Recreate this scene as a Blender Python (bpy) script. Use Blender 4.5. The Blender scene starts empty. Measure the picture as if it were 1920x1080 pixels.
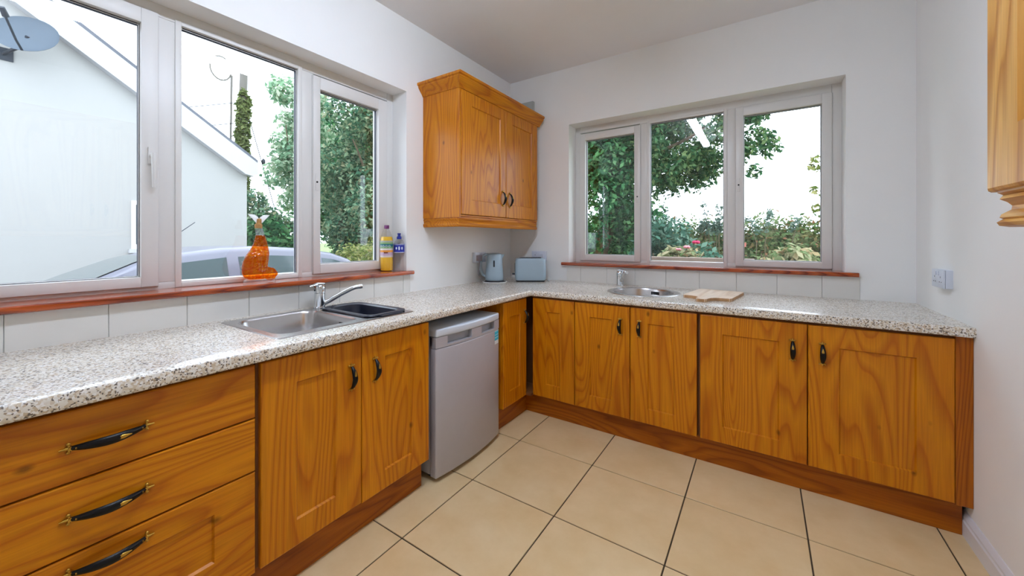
import bpy, bmesh, math, random
import numpy as np
from mathutils import Vector, Matrix

random.seed(7)
scene = bpy.context.scene
COL = scene.collection

# ------------------------------------------------------------------ camera
F_PX, HORIZON, YAW = 712.1, 449.2, 0.5822
cam_d = bpy.data.cameras.new('camera')
cam = bpy.data.objects.new('camera', cam_d)
COL.objects.link(cam)
cam.location = (2.042, -3.074, 1.264)
cam.rotation_euler = (math.pi / 2, 0, YAW)
cam_d.sensor_fit = 'HORIZONTAL'
cam_d.sensor_width = 36.0
cam_d.lens = F_PX / 1920 * 36
cam_d.shift_y = -(540 - HORIZON) / 1920
cam_d.clip_start = 0.02
cam_d.clip_end = 300
scene.camera = cam

# ------------------------------------------------------------------ sky and exposure
SKY_STRENGTH = 3.2
LAMP_STRENGTH = 36.0
world = bpy.data.worlds.new('overcast_sky')
scene.world = world
world.use_nodes = True
wn, wl = world.node_tree.nodes, world.node_tree.links
wn.clear()
w_out = wn.new('ShaderNodeOutputWorld')
w_bg = wn.new('ShaderNodeBackground')
w_tc = wn.new('ShaderNodeTexCoord')
w_map = wn.new('ShaderNodeMapping')
w_map.inputs['Scale'].default_value = (1, 1, 3.5)
w_nz = wn.new('ShaderNodeTexNoise')
w_nz.inputs['Scale'].default_value = 2.2
w_nz.inputs['Detail'].default_value = 4
w_rp = wn.new('ShaderNodeValToRGB')
w_rp.color_ramp.elements[0].position = 0.3
w_rp.color_ramp.elements[0].color = (0.74, 0.84, 0.98, 1)
w_rp.color_ramp.elements[1].position = 0.7
w_rp.color_ramp.elements[1].color = (0.85, 0.93, 1.06, 1)
wl.new(w_tc.outputs['Generated'], w_map.inputs['Vector'])
wl.new(w_map.outputs[0], w_nz.inputs['Vector'])
wl.new(w_nz.outputs['Fac'], w_rp.inputs['Fac'])
wl.new(w_rp.outputs['Color'], w_bg.inputs['Color'])
wl.new(w_bg.outputs[0], w_out.inputs['Surface'])
w_bg.inputs['Strength'].default_value = SKY_STRENGTH
vs = scene.view_settings
vs.view_transform = 'Standard'
vs.look = 'None'
vs.gamma = 1.0
vs.use_curve_mapping = False
vs.exposure = 0.6
scene.cycles.max_bounces = 10
scene.cycles.diffuse_bounces = 5
scene.cycles.transparent_max_bounces = 24
scene.cycles.caustics_reflective = False
scene.cycles.caustics_refractive = False
scene.cycles.sample_clamp_indirect = 6.0


# ------------------------------------------------------------------ material helpers
def s2l(c):
    return tuple(((x / 255) / 12.92 if x / 255 <= 0.04045 else ((x / 255 + 0.055) / 1.055) ** 2.4) for x in c) + (1,)


MATS = {}


def thin_fresnel(n, l, ior):
    """same reflectance on both faces of a sheet whose light goes straight through"""
    g = n.new('ShaderNodeNewGeometry')
    mr = n.new('ShaderNodeMapRange')
    mr.inputs['To Min'].default_value = ior
    mr.inputs['To Max'].default_value = 1.0 / ior
    l.new(g.outputs['Backfacing'], mr.inputs['Value'])
    fr = n.new('ShaderNodeFresnel')
    l.new(mr.outputs[0], fr.inputs['IOR'])
    return fr



def new_mat(name):
    m = bpy.data.materials.new(name)
    m.use_nodes = True
    n = m.node_tree.nodes
    MATS[name] = m
    return m, n, m.node_tree.links, n['Principled BSDF']


def plain(name, rgb, rough=0.5, metal=0.0, noise=0.0, nscale=8.0, bump=0.0, bscale=60.0, coat=0.0, emit=None, estr=0.0, stretch=None, spec=0.5):
    m, n, l, b = new_mat(name)
    col = s2l(rgb)
    b.inputs['Base Color'].default_value = col
    b.inputs['Roughness'].default_value = rough
    b.inputs['Metallic'].default_value = metal
    b.inputs['Specular IOR Level'].default_value = spec
    if coat:
        b.inputs['Coat Weight'].default_value = coat
        b.inputs['Coat Roughness'].default_value = 0.08
    if emit:
        b.inputs['Emission Color'].default_value = s2l(emit)
        b.inputs['Emission Strength'].default_value = estr
    tc = n.new('ShaderNodeTexCoord')
    vec = tc.outputs['Object']
    if stretch:
        mp = n.new('ShaderNodeMapping')
        mp.inputs['Scale'].default_value = stretch
        l.new(vec, mp.inputs['Vector'])
        vec = mp.outputs[0]
    if noise:
        t = n.new('ShaderNodeTexNoise')
        t.inputs['Scale'].default_value = nscale
        t.inputs['Detail'].default_value = 5
        l.new(vec, t.inputs['Vector'])
        r = n.new('ShaderNodeValToRGB')
        r.color_ramp.elements[0].position = 0.3
        r.color_ramp.elements[1].position = 0.7
        r.color_ramp.elements[0].color = tuple(x * (1 - noise) for x in col[:3]) + (1,)
        r.color_ramp.elements[1].color = tuple(min(1, x * (1 + noise)) for x in col[:3]) + (1,)
        l.new(t.outputs['Fac'], r.inputs['Fac'])
        l.new(r.outputs['Color'], b.inputs['Base Color'])
    if bump:
        t2 = n.new('ShaderNodeTexNoise')
        t2.inputs['Scale'].default_value = bscale
        t2.inputs['Detail'].default_value = 3
        l.new(vec, t2.inputs['Vector'])
        bp = n.new('ShaderNodeBump')
        bp.inputs['Strength'].default_value = bump
        bp.inputs['Distance'].default_value = 0.004
        l.new(t2.outputs['Fac'], bp.inputs['Height'])
        l.new(bp.outputs[0], b.inputs['Normal'])
    return m


def oak(name, axis, dark, mid, light, rough=0.36, ring=24.0, knots=True, coat=0.08):
    """timber with growth-ring figure running along one axis"""
    m, n, l, b = new_mat(name)
    tc = n.new('ShaderNodeTexCoord')
    oi = n.new('ShaderNodeObjectInfo')
    mul = n.new('ShaderNodeMath'); mul.operation = 'MULTIPLY'; mul.inputs[1].default_value = 37.0
    l.new(oi.outputs['Random'], mul.inputs[0])
    add = n.new('ShaderNodeVectorMath'); add.operation = 'ADD'
    l.new(tc.outputs['Object'], add.inputs[0])
    l.new(mul.outputs[0], add.inputs[1])
    mp = n.new('ShaderNodeMapping')
    mp.inputs['Scale'].default_value = tuple(0.13 if i == axis else 1.0 for i in range(3))
    l.new(add.outputs[0], mp.inputs['Vector'])
    n1 = n.new('ShaderNodeTexNoise')
    n1.inputs['Scale'].default_value = 4.2
    n1.inputs['Detail'].default_value = 2.0
    n1.inputs['Roughness'].default_value = 0.3
    n1.inputs['Distortion'].default_value = 0.35
    l.new(mp.outputs[0], n1.inputs['Vector'])
    m2 = n.new('ShaderNodeMath'); m2.operation = 'MULTIPLY'; m2.inputs[1].default_value = ring
    l.new(n1.outputs['Fac'], m2.inputs[0])
    fr = n.new('ShaderNodeMath'); fr.operation = 'FRACT'
    l.new(m2.outputs[0], fr.inputs[0])
    r1 = n.new('ShaderNodeValToRGB')
    e = r1.color_ramp.elements
    e[0].position = 0.0; e[0].color = s2l(mid)
    e[1].position = 1.0; e[1].color = s2l(mid)
    k = r1.color_ramp.elements.new(0.45); k.color = s2l(light)
    k = r1.color_ramp.elements.new(0.9); k.color = s2l(dark)
    l.new(fr.outputs[0], r1.inputs['Fac'])
    # fine fibres
    mp2 = n.new('ShaderNodeMapping')
    mp2.inputs['Scale'].default_value = tuple(1.6 if i == axis else 55.0 for i in range(3))
    l.new(add.outputs[0], mp2.inputs['Vector'])
    n2 = n.new('ShaderNodeTexNoise')
    n2.inputs['Scale'].default_value = 3.0
    n2.inputs['Detail'].default_value = 3.0
    l.new(mp2.outputs[0], n2.inputs['Vector'])
    r2 = n.new('ShaderNodeValToRGB')
    r2.color_ramp.elements[0].position = 0.32; r2.color_ramp.elements[0].color = (0.74, 0.69, 0.6, 1)
    r2.color_ramp.elements[1].position = 0.62; r2.color_ramp.elements[1].color = (1.06, 1.06, 1.06, 1)
    l.new(n2.outputs['Fac'], r2.inputs['Fac'])
    mx = n.new('ShaderNodeMix'); mx.data_type = 'RGBA'; mx.blend_type = 'MULTIPLY'
    mx.inputs['Factor'].default_value = 0.55
    l.new(r1.outputs['Color'], mx.inputs['A'])
    l.new(r2.outputs['Color'], mx.inputs['B'])
    out = mx.outputs['Result']
    # broad tone change
    n3 = n.new('ShaderNodeTexNoise')
    n3.inputs['Scale'].default_value = 2.0
    n3.inputs['Detail'].default_value = 2.0
    l.new(mp.outputs[0], n3.inputs['Vector'])
    r3 = n.new('ShaderNodeValToRGB')
    r3.color_ramp.elements[0].position = 0.3; r3.color_ramp.elements[0].color = (0.90, 0.85, 0.78, 1)
    r3.color_ramp.elements[1].position = 0.7; r3.color_ramp.elements[1].color = (1.06, 1.06, 1.05, 1)
    l.new(n3.outputs['Fac'], r3.inputs['Fac'])
    mx3 = n.new('ShaderNodeMix'); mx3.data_type = 'RGBA'; mx3.blend_type = 'MULTIPLY'
    mx3.inputs['Factor'].default_value = 0.8
    l.new(out, mx3.inputs['A']); l.new(r3.outputs['Color'], mx3.inputs['B'])
    out = mx3.outputs['Result']
    if knots:
        mp4 = n.new('ShaderNodeMapping')
        mp4.inputs['Scale'].default_value = tuple(0.6 if i == axis else 1.0 for i in range(3))
        l.new(add.outputs[0], mp4.inputs['Vector'])
        v = n.new('ShaderNodeTexVoronoi')
        v.inputs['Scale'].default_value = 7.0
        v.inputs['Randomness'].default_value = 1.0
        l.new(mp4.outputs[0], v.inputs['Vector'])
        r4 = n.new('ShaderNodeValToRGB')
        r4.color_ramp.elements[0].position = 0.03; r4.color_ramp.elements[0].color = (1, 1, 1, 1)
        r4.color_ramp.elements[1].position = 0.085; r4.color_ramp.elements[1].color = (0, 0, 0, 1)
        l.new(v.outputs['Distance'], r4.inputs['Fac'])
        mx4 = n.new('ShaderNodeMix'); mx4.data_type = 'RGBA'; mx4.blend_type = 'MIX'
        sc = n.new('ShaderNodeMath'); sc.operation = 'MULTIPLY'; sc.inputs[1].default_value = 0.75
        l.new(r4.outputs['Color'], sc.inputs[0])
        l.new(sc.outputs[0], mx4.inputs['Factor'])
        l.new(out, mx4.inputs['A'])
        mx4.inputs['B'].default_value = s2l(tuple(int(x * 0.55) for x in dark))
        out = mx4.outputs['Result']
    l.new(out, b.inputs['Base Color'])
    b.inputs['Roughness'].default_value = rough
    b.inputs['Specular IOR Level'].default_value = 0.28
    b.inputs['Coat Weight'].default_value = coat
    b.inputs['Coat Roughness'].default_value = 0.2
    bp = n.new('ShaderNodeBump')
    bp.inputs['Strength'].default_value = 0.12
    bp.inputs['Distance'].default_value = 0.002
    l.new(n2.outputs['Fac'], bp.inputs['Height'])
    l.new(bp.outputs[0], b.inputs['Normal'])
    return m


OAK = ((176, 97, 3), (197, 119, 5), (204, 130, 9))
OAKW = OAK
oak_z = oak('golden_oak_upright', 2, *OAK)
oak_x = oak('golden_oak_along_x', 0, *OAK)
oak_y = oak('golden_oak_along_y', 1, *OAK)
oakw_z = oak('wall_cabinet_oak_upright', 2, *OAKW)
oakw_y = oak('wall_cabinet_oak_along_y', 1, *OAKW, knots=False)
oakw_x = oak('wall_cabinet_oak_along_x', 0, *OAKW, knots=False)
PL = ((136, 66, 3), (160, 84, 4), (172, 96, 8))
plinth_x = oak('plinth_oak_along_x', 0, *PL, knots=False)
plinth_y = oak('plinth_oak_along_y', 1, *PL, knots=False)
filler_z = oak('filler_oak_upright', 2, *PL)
PINE = ((178, 118, 44), (206, 152, 70), (216, 168, 92))
pine_z = oak('knotty_pine_upright', 2, *PINE, ring=14.0)
pine_y = oak('knotty_pine_along_y', 1, *PINE, ring=14.0)
SILL = ((110, 32, 6), (158, 62, 14), (176, 78, 22))
sill_x = oak('varnished_sill_along_x', 0, *SILL, rough=0.22, knots=False, coat=0.9)
sill_y = oak('varnished_sill_along_y', 1, *SILL, rough=0.22, knots=False, coat=0.9)
carcass_m = plain('brown_carcass_board', (112, 66, 28), 0.7, noise=0.1)
wall_m = plain('white_wall_paint', (240, 240, 238), 0.85, noise=0.012, nscale=3, bump=0.06, bscale=90)
ceil_m = plain('white_ceiling_paint', (238, 237, 238), 0.9, noise=0.012, nscale=3, bump=0.05, bscale=70)
upvc = plain('white_upvc', (220, 218, 214), 0.35, noise=0.01)
gasket = plain('dark_glazing_gasket', (44, 50, 66), 0.6)
sash_gap_m = plain('grey_sash_gap_shade', (112, 112, 116), 0.7)  # grey that draws the shadow line of the gap round each sash
chrome = plain('chrome', (215, 220, 224), 0.09, 1.0, noise=0.02)
steel = plain('brushed_steel', (196, 194, 194), 0.26, 1.0, noise=0.05, nscale=30, stretch=(1, 14, 14), bump=0.03, bscale=120)
black_m = plain('black_enamel', (10, 8, 9), 0.34, spec=0.25)
brass = plain('antique_brass', (190, 150, 66), 0.32, 1.0, noise=0.12, nscale=90)
hole_shade_and_tap_dot = plain('hole_shade_and_tap_dot', (14, 14, 16), 0.6)  # near-black standing in for the shade inside holes; also the tap dot
fridge_m = plain('silver_fridge_paint', (180, 177, 182), 0.36, 0.15, noise=0.015, nscale=20)
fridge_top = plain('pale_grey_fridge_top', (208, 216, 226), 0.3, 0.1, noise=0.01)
fridge_dk = plain('grey_recess_plastic', (160, 164, 172), 0.5)
sky_plastic = plain('pale_blue_plastic', (158, 178, 190), 0.3, noise=0.015, coat=0.2)
sky_plastic2 = plain('pale_blue_plastic_trim', (140, 160, 172), 0.35)
dark_plastic = plain('dark_grey_plastic', (38, 42, 48), 0.4)
cable_w = plain('white_cable', (216, 216, 214), 0.5)
socket_m = plain('white_socket_plastic', (214, 220, 232), 0.3, noise=0.01)
vent_m = plain('grey_box_plastic', (176, 180, 176), 0.5, noise=0.02)
navy_plastic = plain('dark_navy_plastic', (20, 26, 42), 0.35, noise=0.15, nscale=30)
tile_w = plain('cream_wall_tile', (222, 220, 214), 0.14, noise=0.02, nscale=5, coat=0.4)
grout_m = plain('dark_floor_grout', (74, 60, 42), 0.9, noise=0.45, nscale=9)
skirt_m = plain('white_gloss_woodwork', (226, 226, 230), 0.3, noise=0.012)
cork_m = plain('cork', (176, 132, 78), 0.8, noise=0.18, nscale=120)
board_m = oak('chopping_board_wood', 1, (220, 196, 174), (232, 212, 192), (238, 222, 206), knots=False, coat=0.0, rough=0.5, ring=8.0)
board_edge = plain('board_edge_wood', (176, 134, 92), 0.6, noise=0.2, nscale=30)


def granite():
    m, n, l, b = new_mat('speckled_granite_laminate')
    tc = n.new('ShaderNodeTexCoord')
    cur = None

    def vor(scale, seedv):
        mp = n.new('ShaderNodeMapping')
        mp.inputs['Location'].default_value = (seedv, seedv * 2, seedv * 3)
        l.new(tc.outputs['Object'], mp.inputs['Vector'])
        v = n.new('ShaderNodeTexVoronoi')
        v.inputs['Scale'].default_value = scale
        l.new(mp.outputs[0], v.inputs['Vector'])
        return v
    base = n.new('ShaderNodeValToRGB')
    v1 = vor(190, 1.3)
    bw = n.new('ShaderNodeSeparateColor')
    l.new(v1.outputs['Color'], bw.inputs[0])
    cr = base.color_ramp
    cr.interpolation = 'CONSTANT'
    cols = [(0.0, (226, 220, 208)), (0.30, (208, 194, 172)), (0.52, (236, 233, 228)), (0.72, (196, 176, 148)), (0.83, (220, 212, 198)), (0.91, (158, 136, 110)), (0.96, (80, 70, 60))]
    cr.elements[0].position = 0; cr.elements[0].color = s2l(cols[0][1])
    cr.elements[1].position = cols[1][0]; cr.elements[1].color = s2l(cols[1][1])
    for p, c in cols[2:]:
        cr.elements.new(p).color = s2l(c)
    l.new(bw.outputs[0], base.inputs['Fac'])
    v2 = vor(300, 4.1)
    bw2 = n.new('ShaderNodeSeparateColor')
    l.new(v2.outputs['Color'], bw2.inputs[0])
    th = n.new('ShaderNodeMath'); th.operation = 'GREATER_THAN'; th.inputs[1].default_value = 0.9
    l.new(bw2.outputs[1], th.inputs[0])
    mx = n.new('ShaderNodeMix'); mx.data_type = 'RGBA'
    l.new(th.outputs[0], mx.inputs['Factor'])
    l.new(base.outputs['Color'], mx.inputs['A'])
    mx.inputs['B'].default_value = s2l((92, 80, 70))
    l.new(mx.outputs['Result'], b.inputs['Base Color'])
    b.inputs['Roughness'].default_value = 0.42
    b.inputs['Specular IOR Level'].default_value = 0.8
    b.inputs['Coat Weight'].default_value = 0.8
    b.inputs['Coat Roughness'].default_value = 0.16
    return m


granite_m = granite()


def floor_tile_mat():
    m, n, l, b = new_mat('beige_floor_tile')
    tc = n.new('ShaderNodeTexCoord'); oi = n.new('ShaderNodeObjectInfo')
    mul = n.new('ShaderNodeMath'); mul.operation = 'MULTIPLY'; mul.inputs[1].default_value = 51.0
    l.new(oi.outputs['Random'], mul.inputs[0])
    add = n.new('ShaderNodeVectorMath'); add.operation = 'ADD'
    l.new(tc.outputs['Object'], add.inputs[0]); l.new(mul.outputs[0], add.inputs[1])
    t = n.new('ShaderNodeTexNoise')
    t.inputs['Scale'].default_value = 5; t.inputs['Detail'].default_value = 6; t.inputs['Roughness'].default_value = 0.6
    l.new(add.outputs[0], t.inputs['Vector'])
    r = n.new('ShaderNodeValToRGB')
    r.color_ramp.elements[0].position = 0.3; r.color_ramp.elements[0].color = s2l((218, 188, 138))
    r.color_ramp.elements[1].position = 0.7; r.color_ramp.elements[1].color = s2l((230, 205, 160))
    l.new(t.outputs['Fac'], r.inputs['Fac'])
    l.new(r.outputs['Color'], b.inputs['Base Color'])
    b.inputs['Roughness'].default_value = 0.34
    return m


tile_m = floor_tile_mat()


def glass_pane_mat(name, tint=(0.985, 0.992, 0.99)):
    m, n, l, b = new_mat(name)
    n.remove(b)
    out = n['Material Output']
    tr = n.new('ShaderNodeBsdfTransparent'); tr.inputs[0].default_value = tint + (1,)
    gl = n.new('ShaderNodeBsdfGlossy'); gl.inputs['Roughness'].default_value = 0.01
    fr = thin_fresnel(n, l, 1.5)
    mx = n.new('ShaderNodeMixShader')
    l.new(fr.outputs[0], mx.inputs[0]); l.new(tr.outputs[0], mx.inputs[1]); l.new(gl.outputs[0], mx.inputs[2])
    l.new(mx.outputs[0], out.inputs['Surface'])
    return m


pane_m = glass_pane_mat('window_glass')


def thin_clear(name, tint, body_col, w_body, ior=1.45, bumps=None, rough=0.03):
    """see-through bottle wall: tinted straight-through light, some glow inside, mirror highlights"""
    m, n, l, b = new_mat(name)
    n.remove(b)
    out = n['Material Output']
    tr = n.new('ShaderNodeBsdfTransparent'); tr.inputs[0].default_value = tuple(tint) + (1,)
    tl = n.new('ShaderNodeBsdfTranslucent'); tl.inputs[0].default_value = s2l(body_col)
    df = n.new('ShaderNodeBsdfDiffuse'); df.inputs[0].default_value = s2l(body_col)
    gl = n.new('ShaderNodeBsdfGlossy'); gl.inputs['Roughness'].default_value = rough
    fr = thin_fresnel(n, l, ior)
    m0 = n.new('ShaderNodeMixShader'); m0.inputs[0].default_value = 0.4
    m1 = n.new('ShaderNodeMixShader'); m1.inputs[0].default_value = w_body
    m2 = n.new('ShaderNodeMixShader')
    l.new(tl.outputs[0], m0.inputs[1]); l.new(df.outputs[0], m0.inputs[2])
    l.new(tr.outputs[0], m1.inputs[1]); l.new(m0.outputs[0], m1.inputs[2])
    l.new(fr.outputs[0], m2.inputs[0]); l.new(m1.outputs[0], m2.inputs[1]); l.new(gl.outputs[0], m2.inputs[2])
    l.new(m2.outputs[0], out.inputs['Surface'])
    if bumps:
        tc = n.new('ShaderNodeTexCoord')
        v = n.new('ShaderNodeTexVoronoi'); v.inputs['Scale'].default_value = bumps
        l.new(tc.outputs['Object'], v.inputs['Vector'])
        bp = n.new('ShaderNodeBump'); bp.inputs['Strength'].default_value = 0.9; bp.inputs['Distance'].default_value = 0.004
        l.new(v.outputs['Distance'], bp.inputs['Height'])
        for q in (tl, df, gl):
            l.new(bp.outputs[0], q.inputs['Normal'])
        r = n.new('ShaderNodeValToRGB')
        r.color_ramp.elements[0].position = 0.15; r.color_ramp.elements[0].color = (1.0, 0.68, 0.12, 1)
        r.color_ramp.elements[1].position = 0.75; r.color_ramp.elements[1].color = (0.86, 0.24, 0.01, 1)
        l.new(v.outputs['Distance'], r.inputs['Fac'])
        l.new(r.outputs['Color'], tr.inputs[0])
    return m


amber = thin_clear('amber_liqueur_glass', (1.0, 0.6, 0.1), (250, 140, 10), 0.16, ior=1.4, bumps=75, rough=0.08)
clear_g = thin_clear('clear_glass', (0.93, 0.95, 0.96), (236, 240, 244), 0.12)
clear_p = thin_clear('clear_plastic', (0.95, 0.96, 0.97), (236, 238, 242), 0.07, ior=1.4)
frost_g = thin_clear('frosted_glass_fin', (0.95, 0.95, 0.96), (252, 252, 252), 0.85, rough=0.2)
juice_m = plain('yellow_juice', (250, 196, 10), 0.25, noise=0.05, coat=0.4)
purple_m = plain('purple_cap', (104, 30, 92), 0.35)
blue_cap = plain('blue_cap', (20, 40, 140), 0.35)


def banded(name, bands, rough=0.35, axis=2):
    """printed sleeve: flat bands of colour along the height (object metres)"""
    m, n, l, b = new_mat(name)
    tc = n.new('ShaderNodeTexCoord'); sp = n.new('ShaderNodeSeparateXYZ')
    l.new(tc.outputs['Object'], sp.inputs[0])
    lo, hi = bands[0][0], bands[-1][1]
    mr = n.new('ShaderNodeMapRange')
    mr.inputs['From Min'].default_value = lo; mr.inputs['From Max'].default_value = hi
    l.new(sp.outputs[axis], mr.inputs['Value'])
    r = n.new('ShaderNodeValToRGB'); r.color_ramp.interpolation = 'CONSTANT'
    cr = r.color_ramp
    for i, (a, c, col) in enumerate(bands):
        p = (a - lo) / (hi - lo)
        if i < 2:
            cr.elements[i].position = p; cr.elements[i].color = s2l(col)
        else:
            cr.elements.new(p).color = s2l(col)
    l.new(mr.outputs[0], r.inputs['Fac'])
    l.new(r.outputs['Color'], b.inputs['Base Color'])
    b.inputs['Roughness'].default_value = rough
    return m


def leaf_mat(name, cols, trans=0.35):
    m, n, l, b = new_mat(name)
    n.remove(b)
    out = n['Material Output']
    g = n.new('ShaderNodeNewGeometry')
    r = n.new('ShaderNodeValToRGB')
    cr = r.color_ramp
    for i, c in enumerate(cols):
        p = i / (len(cols) - 1)
        if i < 2 and i != len(cols) - 1:
            cr.elements[i].position = p; cr.elements[i].color = s2l(c)
        elif i == len(cols) - 1:
            e = cr.elements.new(p) if len(cols) > 2 else cr.elements[1]
            e.position = p; e.color = s2l(c)
        else:
            cr.elements.new(p).color = s2l(c)
    l.new(g.outputs['Random Per Island'], r.inputs['Fac'])
    d = n.new('ShaderNodeBsdfDiffuse'); t = n.new('ShaderNodeBsdfTranslucent')
    mx = n.new('ShaderNodeMixShader'); mx.inputs[0].default_value = trans
    l.new(r.outputs['Color'], d.inputs['Color']); l.new(r.outputs['Color'], t.inputs['Color'])
    l.new(d.outputs[0], mx.inputs[1]); l.new(t.outputs[0], mx.inputs[2])
    l.new(mx.outputs[0], out.inputs['Surface'])
    return m


# ------------------------------------------------------------------ mesh helpers
ORG = {}


def link(o):
    COL.objects.link(o)
    return o


def tag(o, label=None, cat=None, group=None, kind=None):
    if label: o['label'] = label
    if cat: o['category'] = cat
    if group: o['group'] = group
    if kind: o['kind'] = kind
    return o


def thing(name, label, cat, loc=(0, 0, 0), rz=0.0, local=False, group=None, kind=None):
    o = link(bpy.data.objects.new(name, None))
    o.empty_display_size = 0.05
    o.location = loc
    o.rotation_euler = (0, 0, rz)
    ORG[o.name] = Vector((0, 0, 0)) if local else Vector(loc)
    return tag(o, label, cat, group, kind)


def mk(name, bm, mats, parent=None, bevel=0.0, seg=2, smooth=False, ang=35, recalc=True):
    if not isinstance(mats, (list, tuple)):
        mats = [mats]
    if recalc:
        bmesh.ops.recalc_face_normals(bm, faces=bm.faces)
    if bevel > 0:
        es = [e for e in bm.edges if len(e.link_faces) == 2 and e.calc_face_angle(0) > math.radians(30)]
        bmesh.ops.bevel(bm, geom=es, offset=bevel, segments=seg, affect='EDGES', profile=0.5, clamp_overlap=True)
    xs = [v.co for v in bm.verts]
    lo = Vector((min(v.x for v in xs), min(v.y for v in xs), min(v.z for v in xs)))
    hi = Vector((max(v.x for v in xs), max(v.y for v in xs), max(v.z for v in xs)))
    c = (lo + hi) / 2
    if parent is None:
        c.z = lo.z
    bmesh.ops.translate(bm, vec=-c, verts=bm.verts)
    me = bpy.data.meshes.new(name)
    bm.to_mesh(me)
    bm.free()
    for m in mats:
        me.materials.append(m)
    if smooth or bevel > 0:
        me.polygons.foreach_set('use_smooth', [True] * len(me.polygons))
        try:
            me.set_sharp_from_angle(angle=math.radians(ang))
        except Exception:
            pass
    o = link(bpy.data.objects.new(name, me))
    if parent is not None:
        o.parent = parent
        o.location = c - ORG[parent.name]
    else:
        o.location = c
    ORG[o.name] = c.copy()
    return o


def B():
    return bmesh.new()


def box(bm, x0, x1, y0, y1, z0, z1, mi=0):
    v = [bm.verts.new(p) for p in ((x0, y0, z0), (x1, y0, z0), (x1, y1, z0), (x0, y1, z0), (x0, y0, z1), (x1, y0, z1), (x1, y1, z1), (x0, y1, z1))]
    for f in ((0, 3, 2, 1), (4, 5, 6, 7), (0, 1, 5, 4), (1, 2, 6, 5), (2, 3, 7, 6), (3, 0, 4, 7)):
        bm.faces.new([v[i] for i in f]).material_index = mi
    return v


def loft(bm, loops, mi=0, cap0=False, cap1=False, closed=True):
    vv = [[bm.verts.new(p) for p in lp] for lp in loops]
    n = len(vv[0])
    for a, b in zip(vv[:-1], vv[1:]):
        for i in range(n if closed else n - 1):
            j = (i + 1) % n
            bm.faces.new((a[i], a[j], b[j], b[i])).material_index = mi
    if cap0: bm.faces.new(list(reversed(vv[0]))).material_index = mi
    if cap1: bm.faces.new(vv[-1]).material_index = mi
    return vv


def prism(bm, poly, axis, a0, a1, mi=0):
    """poly: 2d points; axis 0: (y,z), 1: (x,z), 2: (x,y)"""
    def P(p, a):
        return (a, p[0], p[1]) if axis == 0 else (p[0], a, p[1]) if axis == 1 else (p[0], p[1], a)
    loft(bm, [[P(p, a0) for p in poly], [P(p, a1) for p in poly]], mi, True, True)


def lathe(bm, prof, c=(0, 0), n=24, mi=0, cap0=True, cap1=True, sx=1.0, sy=1.0):
    loops = []
    for r, z in prof:
        loops.append([(c[0] + sx * r * math.cos(2 * math.pi * i / n), c[1] + sy * r * math.sin(2 * math.pi * i / n), z) for i in range(n)])
    return loft(bm, loops, mi, cap0, cap1)


def tube(bm, pts, rad, n=8, mi=0, caps=True, flat=1.0, up=None):
    pts = [Vector(p) for p in pts]
    if not isinstance(rad, (list, tuple)):
        rad = [rad] * len(pts)
    loops = []
    ref = Vector(up) if up else None
    for i, p in enumerate(pts):
        a = pts[max(0, i - 1)]; b = pts[min(len(pts) - 1, i + 1)]
        t = (b - a).normalized()
        if ref is None:
            ref = Vector((0, 0, 1)) if abs(t.z) < 0.9 else Vector((1, 0, 0))
        s = t.cross(ref).normalized()
        u = s.cross(t).normalized()
        if up is None:
            ref = u
        loops.append([p + s * (rad[i] * math.cos(2 * math.pi * k / n)) + u * (flat * rad[i] * math.sin(2 * math.pi * k / n)) for k in range(n)])
    loft(bm, loops, mi, caps, caps)


def cyl(bm, p0, p1, r0, r1=None, n=16, mi=0):
    tube(bm, [p0, p1], [r0, r0 if r1 is None else r1], n, mi)


def ball(bm, c, r, n=10, mi=0, sc=(1, 1, 1)):
    loops = []
    m = max(5, n // 2)
    for j in range(m + 1):
        a = -math.pi / 2 + math.pi * (j + 0.0) / m
        rr = max(1e-4, math.cos(a)) * r
        loops.append([(c[0] + sc[0] * rr * math.cos(2 * math.pi * i / n), c[1] + sc[1] * rr * math.sin(2 * math.pi * i / n), c[2] + sc[2] * r * math.sin(a)) for i in range(n)])
    loft(bm, loops, mi, True, True)


def rrect(x0, x1, y0, y1, r, k=6):
    out = []
    for cx, cy, a0 in ((x1 - r, y1 - r, 0), (x0 + r, y1 - r, 90), (x0 + r, y0 + r, 180), (x1 - r, y0 + r, 270)):
        for i in range(k + 1):
            a = math.radians(a0 + 90 * i / k)
            out.append((cx + r * math.cos(a), cy + r * math.sin(a)))
    return out


def plate_with_holes(bm, outer, holes, z, mi=0):
    es = []
    rings = []
    for lp in [outer] + holes:
        vs_ = [bm.verts.new((p[0], p[1], z)) for p in lp]
        rings.append(vs_)
        for i in range(len(vs_)):
            es.append(bm.edges.new((vs_[i], vs_[(i + 1) % len(vs_)])))
    r = bmesh.ops.triangle_fill(bm, use_beauty=True, use_dissolve=False, edges=es)
    for f in r['geom']:
        if isinstance(f, bmesh.types.BMFace):
            f.material_index = mi
    return rings


class Frame:
    """w across, h up, d outwards from a cabinet face"""
    def __init__(s, o, w, d, h=(0, 0, 1)):
        s.o, s.w, s.h, s.d = Vector(o), Vector(w), Vector(h), Vector(d)

    def __call__(s, w, h, d=0.0):
        return s.o + s.w * w + s.h * h + s.d * d


# faces of the kitchen: left run looks to +X, back run looks to -Y, right wall looks to -X
DL, DB = 0.629, -0.711
FL = Frame((DL, 0, 0), (0, 1, 0), (1, 0, 0))
FB = Frame((0, DB, 0), (1, 0, 0), (0, -1, 0))
FW = Frame((0.345, 0, 0), (0, 1, 0), (1, 0, 0))
FR = Frame((2.45, 0, 0), (0, 1, 0), (-1, 0, 0))


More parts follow.
